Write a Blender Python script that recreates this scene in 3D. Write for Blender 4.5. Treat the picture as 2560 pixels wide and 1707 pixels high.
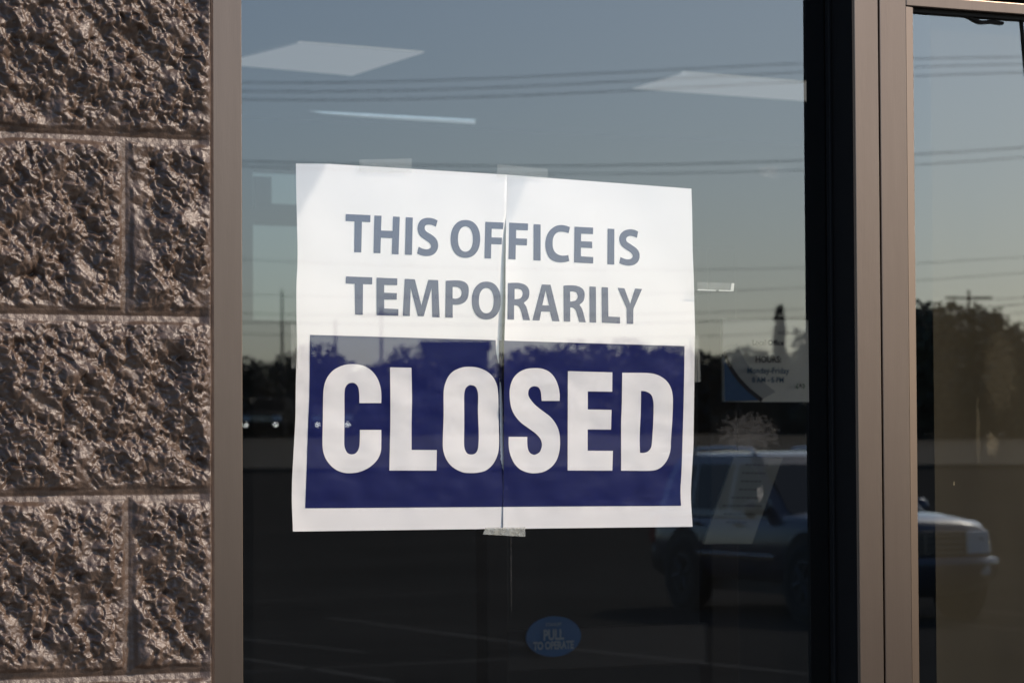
import bpy, bmesh, math, random
import numpy as np
from mathutils import Vector, Matrix
from mathutils.geometry import tessellate_polygon

for o in list(bpy.data.objects):
    bpy.data.objects.remove(o)
C = bpy.context.scene.collection
S = bpy.context.scene
R = math.radians

# ------------------------------------------------------------------ camera, sky, sun, exposure
PW, PH = 2560.0, 1707.0                 # photograph size, for measuring on the wall plane
F = 7981.0                              # focal length in photograph pixels
YAW, PITCH, ROLL, DIST = 0.5019, 0.0335, -0.0055, 3.94
CAMZ = 1.83
fw = Vector((math.sin(YAW)*math.cos(PITCH), math.cos(YAW)*math.cos(PITCH), math.sin(PITCH)))
rt0 = Vector((math.cos(YAW), -math.sin(YAW), 0)); up0 = rt0.cross(fw)
rt = rt0*math.cos(ROLL) + up0*math.sin(ROLL); up = -rt0*math.sin(ROLL) + up0*math.cos(ROLL)
CAM = Vector((-DIST*fw.x, -DIST*fw.y, CAMZ))
cd = bpy.data.cameras.new('camera'); cam = bpy.data.objects.new('camera', cd); C.objects.link(cam)
cam.matrix_world = Matrix(((rt.x, up.x, -fw.x, CAM.x), (rt.y, up.y, -fw.y, CAM.y), (rt.z, up.z, -fw.z, CAM.z), (0, 0, 0, 1)))
cd.sensor_width = 36; cd.lens = 36*F/PW; cd.clip_start = 0.1; cd.clip_end = 6000
cd.dof.use_dof = True; cd.dof.focus_distance = 3.95; cd.dof.aperture_fstop = 17
S.camera = cam

SUN_AZ, SUN_EL = 55.0, 35.0             # degrees from the wall normal towards +x, degrees above the horizon
sdir = Vector((math.cos(R(SUN_EL))*math.sin(R(SUN_AZ)), -math.cos(R(SUN_EL))*math.cos(R(SUN_AZ)), math.sin(R(SUN_EL))))
W = bpy.data.worlds.new('World'); S.world = W; W.use_nodes = True
nt = W.node_tree; nt.nodes.clear()
sky = nt.nodes.new('ShaderNodeTexSky'); sky.sky_type = 'NISHITA'; sky.sun_disc = False
sky.sun_elevation = R(SUN_EL); sky.sun_rotation = math.atan2(sdir.x, sdir.y)
sky.air_density = 0.85; sky.dust_density = 1.6; sky.ozone_density = 3.0
bg = nt.nodes.new('ShaderNodeBackground'); bg.inputs['Strength'].default_value = 0.15
wo = nt.nodes.new('ShaderNodeOutputWorld')
nt.links.new(sky.outputs[0], bg.inputs[0]); nt.links.new(bg.outputs[0], wo.inputs[0])
sl = bpy.data.lights.new('sun', 'SUN'); sl.energy = 2.8; sl.angle = R(0.53); sl.color = (1.0, 0.81, 0.64)
so = bpy.data.objects.new('sun', sl); C.objects.link(so)
so.rotation_euler = (-sdir).to_track_quat('-Z', 'Y').to_euler(); so.location = sdir*50
S.view_settings.view_transform = 'Standard'; S.view_settings.look = 'None'
S.view_settings.exposure = 0.5; S.view_settings.gamma = 1.0
S.cycles.max_bounces = 12; S.cycles.transparent_max_bounces = 24

# ------------------------------------------------------------------ measuring helpers
def ray(px, py):
    return (fw + rt*((px-PW/2)/F) - up*((py-PH/2)/F))
def at(px, py, Y):                      # the point of the vertical plane y = Y seen at a pixel
    d = ray(px, py); t = (Y-CAM.y)/d.y
    return CAM + d*t
def at_z(px, py, Z):                    # the point of the level plane z = Z seen at a pixel
    d = ray(px, py); t = (Z-CAM.z)/d.z
    return CAM + d*t
VC = Vector((CAM.x, -CAM.y, CAM.z))     # the eye mirrored in the glass
vv = Vector((math.sin(YAW), -math.cos(YAW), 0)); vr = Vector((math.cos(YAW), math.sin(YAW), 0))
def mir(px, py, depth):                 # the place outdoors, at a level distance, that the glass shows at a pixel
    d = ray(px, py); d = Vector((d.x, -d.y, d.z))
    return VC + d*(depth/d.dot(vv))
def mir_ground(px, py, Z=0.0):
    d = ray(px, py); d = Vector((d.x, -d.y, d.z))
    return VC + d*((Z-VC.z)/d.z)
def gz(p):                              # height of the land: a level lot, then rising ground, then level again
    s = (Vector((p[0], p[1], 0))-Vector((VC.x, VC.y, 0))).dot(vv)
    return float(np.interp(s, [45, 90, 93, 150, 5000], [0, 1.155, 1.22, 2.44, 2.44]))

# ------------------------------------------------------------------ mesh helpers
class MB:
    def __init__(s): s.v = []; s.f = []; s.m = []
    def add(s, vs, fs, mi=0):
        n = len(s.v); s.v += [tuple(a) for a in vs]
        for f in fs: s.f.append([i+n for i in f]); s.m.append(mi)
    def box(s, x0, x1, y0, y1, z0, z1, mi=0):
        v = [(x, y, z) for x in (x0, x1) for y in (y0, y1) for z in (z0, z1)]
        s.add(v, [(0, 1, 3, 2), (4, 6, 7, 5), (0, 4, 5, 1), (2, 3, 7, 6), (0, 2, 6, 4), (1, 5, 7, 3)], mi)
        return s
    def quad(s, a, b, c, d, mi=0): s.add([a, b, c, d], [(0, 1, 2, 3)], mi); return s
    def tube(s, pts, r, n=8, r2=None, mi=0, cap=True):
        pts = [Vector(p) for p in pts]; k = len(pts); vs = []
        for i, p in enumerate(pts):
            t = (pts[min(i+1, k-1)]-pts[max(i-1, 0)]).normalized()
            a = t.orthogonal().normalized() if abs(t.z) > .9 else t.cross(Vector((0, 0, 1))).normalized()
            b = t.cross(a); rr = r if r2 is None else r+(r2-r)*i/(k-1)
            vs += [p+(a*math.cos(2*math.pi*j/n)+b*math.sin(2*math.pi*j/n))*rr for j in range(n)]
        fs = [(i*n+j, i*n+(j+1) % n, (i+1)*n+(j+1) % n, (i+1)*n+j) for i in range(k-1) for j in range(n)]
        if cap: fs += [tuple(range(n-1, -1, -1)), tuple((k-1)*n+j for j in range(n))]
        s.add(vs, fs, mi); return s
    def lathe(s, c, ax, prof, n=28, mi=0):      # profile of (radius, along) round an axis
        c = Vector(c); ax = Vector(ax).normalized(); a = ax.orthogonal().normalized(); b = ax.cross(a); vs = []
        for r, h in prof:
            vs += [c+ax*h+(a*math.cos(2*math.pi*j/n)+b*math.sin(2*math.pi*j/n))*r for j in range(n)]
        k = len(prof)
        fs = [(i*n+j, i*n+(j+1) % n, (i+1)*n+(j+1) % n, (i+1)*n+j) for i in range(k-1) for j in range(n)]
        s.add(vs, fs, mi); return s
    def build(s, name, mats, parent=None, smooth=False, bevel=0):
        me = bpy.data.meshes.new(name); me.from_pydata(s.v, [], s.f)
        if not isinstance(mats, (list, tuple)): mats = [mats]
        for m in mats: me.materials.append(m)
        me.polygons.foreach_set('material_index', s.m)
        bm = bmesh.new(); bm.from_mesh(me); bmesh.ops.recalc_face_normals(bm, faces=bm.faces); bm.to_mesh(me); bm.free()
        if smooth: me.polygons.foreach_set('use_smooth', [True]*len(me.polygons))
        o = bpy.data.objects.new(name, me); C.objects.link(o)
        if parent: o.parent = parent
        if bevel:
            b = o.modifiers.new('bevel', 'BEVEL'); b.width = bevel; b.segments = 2; b.limit_method = 'ANGLE'
        return o
def empty(name, loc=(0, 0, 0)):
    o = bpy.data.objects.new(name, None); o.location = loc; C.objects.link(o); o.empty_display_size = .1
    return o
def tag(o, label=None, cat=None, group=None, kind=None):
    if label: o['label'] = label
    if cat: o['category'] = cat
    if group: o['group'] = group
    if kind: o['kind'] = kind
    return o
def children(o): return [c for c in bpy.data.objects if c.parent == o]
def copy_tree(o, parent=None):
    c = o.copy(); C.objects.link(c)
    if parent: c.parent = parent
    for ch in children(o): copy_tree(ch, c)
    return c

# ------------------------------------------------------------------ materials
def new_mat(name):
    m = bpy.data.materials.new(name); m.use_nodes = True; n = m.node_tree
    return m, n, n.nodes['Principled BSDF'], n.nodes['Material Output']
def pm(name, col, rough=.6, metal=0, spec=.5, vary=0, scale=20, bump=0, bscale=200, stretch=None, coat=0):
    m, n, b, out = new_mat(name)
    b.inputs['Base Color'].default_value = (*col, 1); b.inputs['Roughness'].default_value = rough
    b.inputs['Metallic'].default_value = metal; b.inputs['Specular IOR Level'].default_value = spec
    b.inputs['Coat Weight'].default_value = coat; b.inputs['Coat Roughness'].default_value = .04
    tc = n.nodes.new('ShaderNodeTexCoord'); src = tc.outputs['Object']
    if stretch:
        mp = n.nodes.new('ShaderNodeMapping'); mp.inputs['Scale'].default_value = stretch
        n.links.new(src, mp.inputs[0]); src = mp.outputs[0]
    if vary:
        t = n.nodes.new('ShaderNodeTexNoise'); t.inputs['Scale'].default_value = scale; t.inputs['Detail'].default_value = 6
        n.links.new(src, t.inputs[0])
        mx = n.nodes.new('ShaderNodeMix'); mx.data_type = 'RGBA'
        mx.inputs['A'].default_value = (*[c*(1-vary) for c in col], 1); mx.inputs['B'].default_value = (*[min(1, c*(1+vary)) for c in col], 1)
        n.links.new(t.outputs['Fac'], mx.inputs['Factor']); n.links.new(mx.outputs['Result'], b.inputs['Base Color'])
    if bump:
        t = n.nodes.new('ShaderNodeTexNoise'); t.inputs['Scale'].default_value = bscale; t.inputs['Detail'].default_value = 4
        n.links.new(src, t.inputs[0])
        bp = n.nodes.new('ShaderNodeBump'); bp.inputs['Strength'].default_value = bump; bp.inputs['Distance'].default_value = .002
        n.links.new(t.outputs['Fac'], bp.inputs['Height']); n.links.new(bp.outputs[0], b.inputs['Normal'])
    return m
def emit_mat(name, col, s):
    m, n, b, out = new_mat(name)
    b.inputs['Base Color'].default_value = (*col, 1); b.inputs['Emission Color'].default_value = (*col, 1)
    b.inputs['Emission Strength'].default_value = s
    return m
def math_node(n, op, a, b=None):
    k = n.nodes.new('ShaderNodeMath'); k.operation = op
    for i, v in enumerate((a, b)):
        if v is None: continue
        if isinstance(v, (int, float)): k.inputs[i].default_value = v
        else: n.links.new(v, k.inputs[i])
    return k.outputs[0]

def glass_mat(name, ior, dust, spots=(), margin=None, tint=(1, 1, 1), dustcol=(.75, .74, .70)):
    """coated glazing: mirror reflection by Fresnel over clear transmission, with a film of dust and hand marks on it"""
    m, n, b, out = new_mat(name); n.nodes.remove(b)
    tr = n.nodes.new('ShaderNodeBsdfTransparent'); tr.inputs[0].default_value = (*tint, 1)
    gl = n.nodes.new('ShaderNodeBsdfGlossy'); gl.inputs['Roughness'].default_value = 0; gl.inputs[0].default_value = (.81, .915, .99, 1)
    ge = n.nodes.new('ShaderNodeNewGeometry'); dt = n.nodes.new('ShaderNodeVectorMath'); dt.operation = 'DOT_PRODUCT'
    n.links.new(ge.outputs['Incoming'], dt.inputs[0]); n.links.new(ge.outputs['Normal'], dt.inputs[1])
    g5 = math_node(n, 'POWER', math_node(n, 'SUBTRACT', 1, math_node(n, 'ABSOLUTE', dt.outputs['Value'])), 5)
    fac = math_node(n, 'ADD', math_node(n, 'MULTIPLY', g5, 1-ior), ior)     # Schlick, the same from both sides
    mx = n.nodes.new('ShaderNodeMixShader'); n.links.new(fac, mx.inputs[0])
    n.links.new(tr.outputs[0], mx.inputs[1]); n.links.new(gl.outputs[0], mx.inputs[2])
    tc = n.nodes.new('ShaderNodeTexCoord'); sep = n.nodes.new('ShaderNodeSeparateXYZ'); n.links.new(tc.outputs['Object'], sep.inputs[0])
    t = n.nodes.new('ShaderNodeTexNoise'); t.inputs['Scale'].default_value = 6; t.inputs['Detail'].default_value = 8
    mp = n.nodes.new('ShaderNodeMapping'); mp.inputs['Scale'].default_value = (1.6, 1, .5)
    n.links.new(tc.outputs['Object'], mp.inputs[0]); n.links.new(mp.outputs[0], t.inputs[0])
    film = math_node(n, 'MULTIPLY', math_node(n, 'ADD', math_node(n, 'MULTIPLY', t.outputs['Fac'], 1.2), .4), dust)
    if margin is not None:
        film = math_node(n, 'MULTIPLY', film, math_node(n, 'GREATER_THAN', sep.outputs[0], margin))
    vo = n.nodes.new('ShaderNodeTexVoronoi'); vo.inputs['Scale'].default_value = 28; n.links.new(tc.outputs['Object'], vo.inputs[0])
    wn = n.nodes.new('ShaderNodeTexWhiteNoise'); wn.noise_dimensions = '3D'; n.links.new(vo.outputs['Color'], wn.inputs[0])
    speck = math_node(n, 'MULTIPLY', math_node(n, 'LESS_THAN', vo.outputs['Distance'], .022), math_node(n, 'GREATER_THAN', wn.outputs[0], .9))
    total = math_node(n, 'ADD', film, math_node(n, 'MULTIPLY', speck, .35))
    def noise(scale, st=(1, 1, 1), det=4):
        q = n.nodes.new('ShaderNodeTexNoise'); q.inputs['Scale'].default_value = scale; q.inputs['Detail'].default_value = det
        mq = n.nodes.new('ShaderNodeMapping'); mq.inputs['Scale'].default_value = st
        n.links.new(tc.outputs['Object'], mq.inputs[0]); n.links.new(mq.outputs[0], q.inputs[0]); return q.outputs['Fac']
    grain = math_node(n, 'MULTIPLY', math_node(n, 'POWER', noise(800, det=2), 3.0), 7)
    streak = math_node(n, 'MAXIMUM', math_node(n, 'SUBTRACT', math_node(n, 'MULTIPLY', noise(60, (1, 1, 4)), 3.0), .75), 0)
    grain = math_node(n, 'MULTIPLY', grain, math_node(n, 'ADD', math_node(n, 'MULTIPLY', streak, .55), .4)); edge = noise(120, (1, 1, 1.5), 6)
    for (sx, sz, rx, rz, a) in spots:
        dx = math_node(n, 'DIVIDE', math_node(n, 'SUBTRACT', sep.outputs[0], sx), rx)
        dz = math_node(n, 'DIVIDE', math_node(n, 'SUBTRACT', sep.outputs[2], sz), rz)
        d2 = math_node(n, 'ADD', math_node(n, 'MULTIPLY', dx, dx), math_node(n, 'MULTIPLY', dz, dz))
        d2 = math_node(n, 'ADD', d2, math_node(n, 'MULTIPLY', math_node(n, 'SUBTRACT', edge, .5), 2.6))
        fall = math_node(n, 'MAXIMUM', math_node(n, 'SUBTRACT', 1, d2), 0)
        total = math_node(n, 'ADD', total, math_node(n, 'MULTIPLY', math_node(n, 'MULTIPLY', math_node(n, 'MINIMUM', fall, .7), grain), a))
    di = n.nodes.new('ShaderNodeBsdfDiffuse'); di.inputs[0].default_value = (*dustcol, 1)
    m2 = n.nodes.new('ShaderNodeMixShader'); n.links.new(math_node(n, 'MINIMUM', total, .9), m2.inputs[0])
    n.links.new(mx.outputs[0], m2.inputs[1]); n.links.new(di.outputs[0], m2.inputs[2])
    n.links.new(m2.outputs[0], out.inputs[0])
    return m
def clear_mat(name, col):
    m, n, b, out = new_mat(name); n.nodes.remove(b)
    tr = n.nodes.new('ShaderNodeBsdfTransparent'); tr.inputs[0].default_value = (*col, 1); n.links.new(tr.outputs[0], out.inputs[0])
    return m
def tape_mat(name='clear_tape', lo=.06, hi=.08):
    m, n, b, out = new_mat(name)
    b.inputs['Base Color'].default_value = (.62, .62, .56, 1); b.inputs['Roughness'].default_value = .25
    tc = n.nodes.new('ShaderNodeTexCoord'); t = n.nodes.new('ShaderNodeTexNoise'); t.inputs['Scale'].default_value = 90; t.inputs['Detail'].default_value = 5
    n.links.new(tc.outputs['Object'], t.inputs[0])
    tr = n.nodes.new('ShaderNodeBsdfTransparent'); mx = n.nodes.new('ShaderNodeMixShader')
    n.links.new(math_node(n, 'ADD', math_node(n, 'MULTIPLY', t.outputs['Fac'], hi), lo), mx.inputs[0])
    n.links.new(tr.outputs[0], mx.inputs[1]); n.links.new(b.outputs[0], mx.inputs[2]); n.links.new(mx.outputs[0], out.inputs[0])
    return m

def block_mat():
    m, n, b, out = new_mat('painted_block')
    tc = n.nodes.new('ShaderNodeTexCoord')
    t = n.nodes.new('ShaderNodeTexNoise'); t.inputs['Scale'].default_value = 30; t.inputs['Detail'].default_value = 8; t.inputs['Roughness'].default_value = .65
    n.links.new(tc.outputs['Object'], t.inputs[0])
    cr = n.nodes.new('ShaderNodeValToRGB'); cr.color_ramp.elements[0].position = .3; cr.color_ramp.elements[1].position = .7
    cr.color_ramp.elements[0].color = (.047, .028, .018, 1); cr.color_ramp.elements[1].color = (.108, .072, .050, 1)
    n.links.new(t.outputs['Fac'], cr.inputs[0]); n.links.new(cr.outputs[0], b.inputs['Base Color'])
    b.inputs['Roughness'].default_value = .41; b.inputs['Specular IOR Level'].default_value = .55
    t2 = n.nodes.new('ShaderNodeTexNoise'); t2.inputs['Scale'].default_value = 520; t2.inputs['Detail'].default_value = 3
    n.links.new(tc.outputs['Object'], t2.inputs[0])
    bp = n.nodes.new('ShaderNodeBump'); bp.inputs['Strength'].default_value = .45; bp.inputs['Distance'].default_value = .0012
    n.links.new(t2.outputs['Fac'], bp.inputs['Height']); n.links.new(bp.outputs[0], b.inputs['Normal'])
    return m
def asphalt_mat():
    m, n, b, out = new_mat('asphalt')
    tc = n.nodes.new('ShaderNodeTexCoord')
    t = n.nodes.new('ShaderNodeTexNoise'); t.inputs['Scale'].default_value = .25; t.inputs['Detail'].default_value = 10; t.inputs['Roughness'].default_value = .7
    n.links.new(tc.outputs['Object'], t.inputs[0])
    cr = n.nodes.new('ShaderNodeValToRGB'); cr.color_ramp.elements[0].position = .3; cr.color_ramp.elements[1].position = .75
    cr.color_ramp.elements[0].color = (.028, .0265, .024, 1); cr.color_ramp.elements[1].color = (.054, .051, .046, 1)
    n.links.new(t.outputs['Fac'], cr.inputs[0]); n.links.new(cr.outputs[0], b.inputs['Base Color']); b.inputs['Roughness'].default_value = .85; b.inputs['Specular IOR Level'].default_value = 0
    t2 = n.nodes.new('ShaderNodeTexNoise'); t2.inputs['Scale'].default_value = 60; t2.inputs['Detail'].default_value = 4
    n.links.new(tc.outputs['Object'], t2.inputs[0])
    bp = n.nodes.new('ShaderNodeBump'); bp.inputs['Strength'].default_value = .5; bp.inputs['Distance'].default_value = .01
    n.links.new(t2.outputs['Fac'], bp.inputs['Height']); n.links.new(bp.outputs[0], b.inputs['Normal'])
    return m
def leaf_mat(name, a, b_):
    m, n, b, out = new_mat(name)
    ge = n.nodes.new('ShaderNodeNewGeometry'); cr = n.nodes.new('ShaderNodeValToRGB')
    cr.color_ramp.elements[0].color = (*a, 1); cr.color_ramp.elements[1].color = (*b_, 1)
    n.links.new(ge.outputs['Random Per Island'], cr.inputs[0]); n.links.new(cr.outputs[0], b.inputs['Base Color'])
    b.inputs['Roughness'].default_value = .6
    return m

M = dict(
    block=block_mat(), asphalt=asphalt_mat(), tape=tape_mat(), tape2=tape_mat('crumpled_clear_tape', .12, .5),
    metal=pm('bronze_anodised_aluminium', (.172, .132, .106), rough=.3, metal=1, vary=.08, scale=9, stretch=(9, 9, .7), bump=.05, bscale=60),
    black=pm('black_glazing_gasket', (.006, .006, .006), rough=.6, spec=.2),
    paper=pm('white_paper', (.83, .805, .785), rough=.8, spec=.3, bump=.04, bscale=900),
    ink=pm('navy_toner', (.006, .010, .085), rough=.38, spec=.15, vary=.12, scale=25),
    caulk=pm('brown_caulk', (.09, .07, .06), rough=.6),
    concrete=pm('concrete', (.34, .33, .31), rough=.85, vary=.15, scale=3, bump=.3),
    grass=pm('dry_grass', (.050, .037, .020), rough=.9, spec=.1, vary=.35, scale=.35),
    stripe=pm('worn_white_paint', (.105, .10, .09), rough=.8, spec=0, vary=.4, scale=3),
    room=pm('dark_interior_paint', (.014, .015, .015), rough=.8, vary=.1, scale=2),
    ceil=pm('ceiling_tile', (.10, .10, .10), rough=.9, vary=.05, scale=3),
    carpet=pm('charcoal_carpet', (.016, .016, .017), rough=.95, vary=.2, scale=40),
    lamp=emit_mat('ceiling_light_diffuser', (.86, .83, .78), .115),
    strip=emit_mat('strip_light_diffuser', (.80, .90, .96), .17),
    poster=pm('poster_paper', (.86, .86, .80), rough=.6), posterblue=pm('poster_blue', (.03, .12, .30), rough=.6),
    posterline=pm('poster_dark_line', (.015, .02, .04), rough=.6), postertext=pm('poster_text', (.03, .03, .035), rough=.6),
    postertextblue=pm('poster_text_blue', (.04, .12, .22), rough=.6), postergreen=pm('poster_green', (.05, .2, .08), rough=.6),
    postergrey=pm('poster_grey_band', (.50, .52, .52), rough=.6), postertextgrey=pm('poster_text_grey', (.35, .35, .35), rough=.6),
    sticker=pm('blue_sticker', (.016, .11, .28), rough=.5), stickertext=pm('sticker_white', (.27, .34, .40), rough=.5),
    bark=pm('bark', (.06, .045, .035), rough=.9, vary=.3, scale=4), wood=pm('pole_wood', (.07, .055, .045), rough=.9, vary=.2, scale=5),
    wire=pm('cable', (.02, .02, .02), rough=.6),
    leaf=leaf_mat('foliage', (.024, .032, .016), (.065, .075, .034)), leaf2=leaf_mat('olive_foliage', (.040, .044, .024), (.105, .105, .055)),
    leafdark=leaf_mat('dark_foliage', (.006, .011, .005), (.020, .028, .011)),
    brickfar=pm('tan_render', (.14, .12, .10), rough=.9, vary=.1, scale=1), rooffar=pm('grey_roof', (.09, .09, .095), rough=.8),
    carblue=pm('dark_blue_car_paint', (.020, .028, .055), rough=.3, spec=.5, coat=1),
    trim=pm('black_plastic_trim', (.015, .015, .016), rough=.5), tyre=pm('tyre_rubber', (.012, .012, .012), rough=.8),
    rim=pm('alloy_rim', (.10, .10, .105), rough=.45, metal=.7), chrome=pm('chrome', (.65, .66, .68), rough=.12, metal=1),
    lens=pm('headlight_lens', (.45, .47, .48), rough=.12, spec=.7, coat=1), redlens=pm('red_lens', (.25, .012, .010), rough=.2, coat=1),
    carglass=pm('dark_car_glass', (.006, .007, .009), rough=.05, spec=.3),
    farpaint=pm('flat_black_paint', (.006, .006, .007), rough=.8, spec=.05),
    glint=emit_mat('glowing_glint', (1, .93, .82), 10),  # glow that stands in for glints on the far cars
    rearglass=clear_mat('tinted_rear_glass', (.36, .37, .345)),
)

# ------------------------------------------------------------------ the ground outside
def ground_sheet(name, s_list, t_list, dz, mat):
    mb = MB(); n = len(t_list); vs = []
    for s in s_list:
        for t in t_list:
            p = Vector((VC.x, VC.y, 0)) + vv*s + vr*t
            vs.append((p.x, p.y, gz(p)+dz))
    mb.add(vs, [(i*n+j, i*n+j+1, (i+1)*n+j+1, (i+1)*n+j) for i in range(len(s_list)-1) for j in range(n-1)])
    return tag(mb.build(name, mat, smooth=True), kind='structure')
T_ = [-1500, -400, -150, -60, -20, 0, 20, 60, 150, 400, 1500]
ground_sheet('parking_lot', [-300, -60, 0, 20, 45, 55, 65, 75, 90, 91.5], T_, 0, M['asphalt'])
ground_sheet('grass_field', [91.8, 93, 110, 130, 150, 220, 500, 3000], T_, .02, M['grass'])
def strip_along(name, s0, s1, dz0, dz1, mat):
    mb = MB()
    for t0, t1 in zip(T_[:-1], T_[1:]):
        q = [Vector((VC.x, VC.y, 0))+vv*s+vr*t for s in (s0, s1) for t in (t0, t1)]
        z = [gz(p) for p in q]
        lo = [(p.x, p.y, k+dz0) for p, k in zip(q, z)]; hi = [(p.x, p.y, k+dz1) for p, k in zip(q, z)]
        mb.add(lo+hi, [(4, 5, 7, 6), (0, 1, 5, 4), (3, 2, 6, 7)])
    return tag(mb.build(name, mat), kind='structure')
strip_along('kerb', 91.3, 91.9, -.1, .12, pm('shaded_concrete', (.05, .048, .042), rough=.9, spec=0))  # the kerb's shade is put into its darker concrete colour
# painted stall lines on the lot
mb = MB()
def stripe(a, b, w=.10):
    a = Vector(a); b = Vector(b); d = (b-a).normalized(); p = Vector((-d.y, d.x, 0))*w/2
    mb.quad(a-p, b-p, b+p, a+p)
for (x0, y0, x1, y1) in [(590, 1644, 983, 1703), (560, 1592, 918, 1631), (824, 1544, 1330, 1612), (1400, 1619, 2060, 1690), (560, 1357, 937, 1396), (937, 1396, 1300, 1436),
                         (560, 1432, 720, 1450), (590, 1681, 1300, 1646), (590, 1506, 1330, 1471), (2380, 1519, 2600, 1541), (2300, 1552, 2600, 1580), (1150, 1365, 1560, 1400)]:
    a = mir_ground(x0, y0); b = mir_ground(x1, y1); a.z = b.z = .004
    stripe(a, b, .13)
tag(mb.build('parking_lines', M['stripe']), kind='structure')
tag(MB().box(-12, 14, -2.2, -.02, -.3, .15).box(-12, 14, -2.36, -2.2, -.3, .146).build('pavement', M['concrete'], bevel=.01), kind='structure')

# ------------------------------------------------------------------ split-face block wall
rng = np.random.default_rng(7)
def vnoise(x, z, cell, seed):
    r = np.random.default_rng(seed); N = 512; g = r.standard_normal((N, N, 2))
    g /= np.linalg.norm(g, axis=2, keepdims=True)
    X = x/cell+100.3; Z = z/cell+57.7
    xi = np.floor(X).astype(int); zi = np.floor(Z).astype(int); fx = X-xi; fz = Z-zi
    def dot(a, b):
        v = g[(xi+a) % N, (zi+b) % N]; return v[..., 0]*(fx-a)+v[..., 1]*(fz-b)
    u = fx*fx*fx*(fx*(fx*6-15)+10); w = fz*fz*fz*(fz*(fz*6-15)+10)
    return ((dot(0, 0)*(1-u)+dot(1, 0)*u)*(1-w)+(dot(0, 1)*(1-u)+dot(1, 1)*u)*w)*1.5
def domes(x, z, cell, seed):             # a field of rounded grains, 0 between them and 1 on top
    r = np.random.default_rng(seed); N = 256; jx = r.random((N, N)); jz = r.random((N, N)); hh = r.uniform(.35, 1, (N, N))
    X = x/cell+80.5; Z = z/cell+40.5; xi = np.floor(X).astype(int); zi = np.floor(Z).astype(int); out = np.zeros_like(X)
    for a in (-1, 0, 1):
        for b in (-1, 0, 1):
            i, j = (xi+a) % N, (zi+b) % N
            d2 = (xi+a+jx[i, j]-X)**2+(zi+b+jz[i, j]-Z)**2
            out = np.maximum(out, hh[i, j]*np.clip(1-d2/.75, 0, 1))
    return out
YB = -.072                               # mean plane of the block face
XE = at(528.5, 850, YB+.004).x             # the end of the block wall beside the window
MZ0 = .2244+CAMZ+.132                    # the mortar bed nearest the top of the picture
COURSE, BLK = .2032, .4064
J1 = at(318, 560, YB).x; J2 = at(326, 1480, YB).x
def rock(X, Z):
    k = np.floor((MZ0-Z)/COURSE).astype(int); fz = (MZ0-Z)-k*COURSE
    dz = np.minimum(fz, COURSE-fz)
    j = np.where(k % 2 == 0, np.where(k == 0, J1, J2), J1+BLK/2)
    wob = vnoise(X, Z, .05, 3)*.0016+vnoise(X, Z, .012, 4)*.0007
    fx = (X-j) % BLK; dx = np.minimum(fx, BLK-fx)
    dz = dz+wob; dx = dx+wob+.0014
    d = np.minimum(dx, dz)
    ii = np.floor((X-j)/BLK).astype(int)
    hsh = np.sin(ii*12.9898+k*78.233)*43758.5453; hsh = hsh-np.floor(hsh)
    A = (X-Z)*.7071; B = (X+Z)*.7071+hsh*2      # the split runs a little along one slant
    big = vnoise(A*.75, B, .075, 11)*.0100
    mid = vnoise(A*.7, B, .024, 12)*.0068
    m2 = np.minimum(vnoise(A*.6, B*1.1, .017, 16), .22)*.0040
    wa = A*.85+vnoise(X, Z, .009, 18)*.0025; wb = B+vnoise(X, Z, .009, 19)*.0025
    sm = vnoise(wa, wb, .0115, 13)*.0034+vnoise(wa, wb, .0066, 15)*.0027+np.minimum(domes(wa, wb, .0060, 20), .8)*.0012-.0005
    pit = np.maximum(vnoise(wa, wb, .0125, 24)-.30, 0)*.0085+np.maximum(vnoise(wa, wb, .0060, 25)-.34, 0)*.0050
    fi = vnoise(wa, wb, .0039, 14)*.0015-pit
    flat = np.clip(vnoise(X, Z, .035, 17)*2.5-.35, 0, 1)      # some smoother facets
    h = big+mid+m2+(sm+fi)*(1-.65*flat)+.002
    edge = np.clip((d-.0052)/.006, 0, 1); edge = edge*edge*(3-2*edge)
    round_ = np.clip((d-.004)/.022, 0, 1)
    h = h*(.25+.75*round_) + (round_-1)*.003
    joint = -.0052+vnoise(X, Z, .02, 21)*.0007+vnoise(X, Z, .006, 22)*.0004-.002*np.clip(1-d/.005, 0, 1)
    return joint*(1-edge)+h*edge
def wall_grid(xs, zs, back_at=None):
    X, Z = np.meshgrid(xs, zs); H = rock(X, Z)
    if back_at is not None:
        e = np.clip((back_at-X)/.004, 0, 1); e2 = np.clip((back_at-X)/.014, 0, 1); H = H*e2-.0005*(1-e2)-(1-np.sqrt(1-(1-e)**2))*.005
    V = np.stack([X, YB-H, Z], -1).reshape(-1, 3); n = len(xs); m = len(zs)
    if back_at is not None:              # the return of the end face, back to the frame
        V = V.reshape(m, n, 3); ret = V[:, -1:, :].copy(); ret[:, :, 0] = back_at+.0015; ret[:, :, 1] = YB+.0
        ret2 = ret.copy(); ret2[:, :, 1] = -.02
        V = np.concatenate([V, ret, ret2], 1); n += 2; V = V.reshape(-1, 3)
    idx = np.arange(m*n).reshape(m, n)
    Fc = np.stack([idx[:-1, :-1], idx[:-1, 1:], idx[1:, 1:], idx[1:, :-1]], -1).reshape(-1, 4)
    return V, Fc
def axis(a0, a1, d0, d1, fine, coarse):
    out = []
    if a0 < d0: out += list(np.arange(a0, d0, coarse))
    out += list(np.arange(d0, d1, fine))
    if a1 > d1: out += list(np.arange(d1, a1+coarse*.5, coarse))
    else: out.append(a1)
    return np.array(out)
xl = at(-60, 850, YB).x; zt = at(300, -60, YB).z; zb = at(300, 1767, YB).z
HEAD = 2.95
parts = [wall_grid(axis(-3.0, XE, xl, XE, .0010, .012), axis(.15, HEAD, zb, zt, .0010, .012), XE)]
DOOR_R = 1.60
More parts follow.
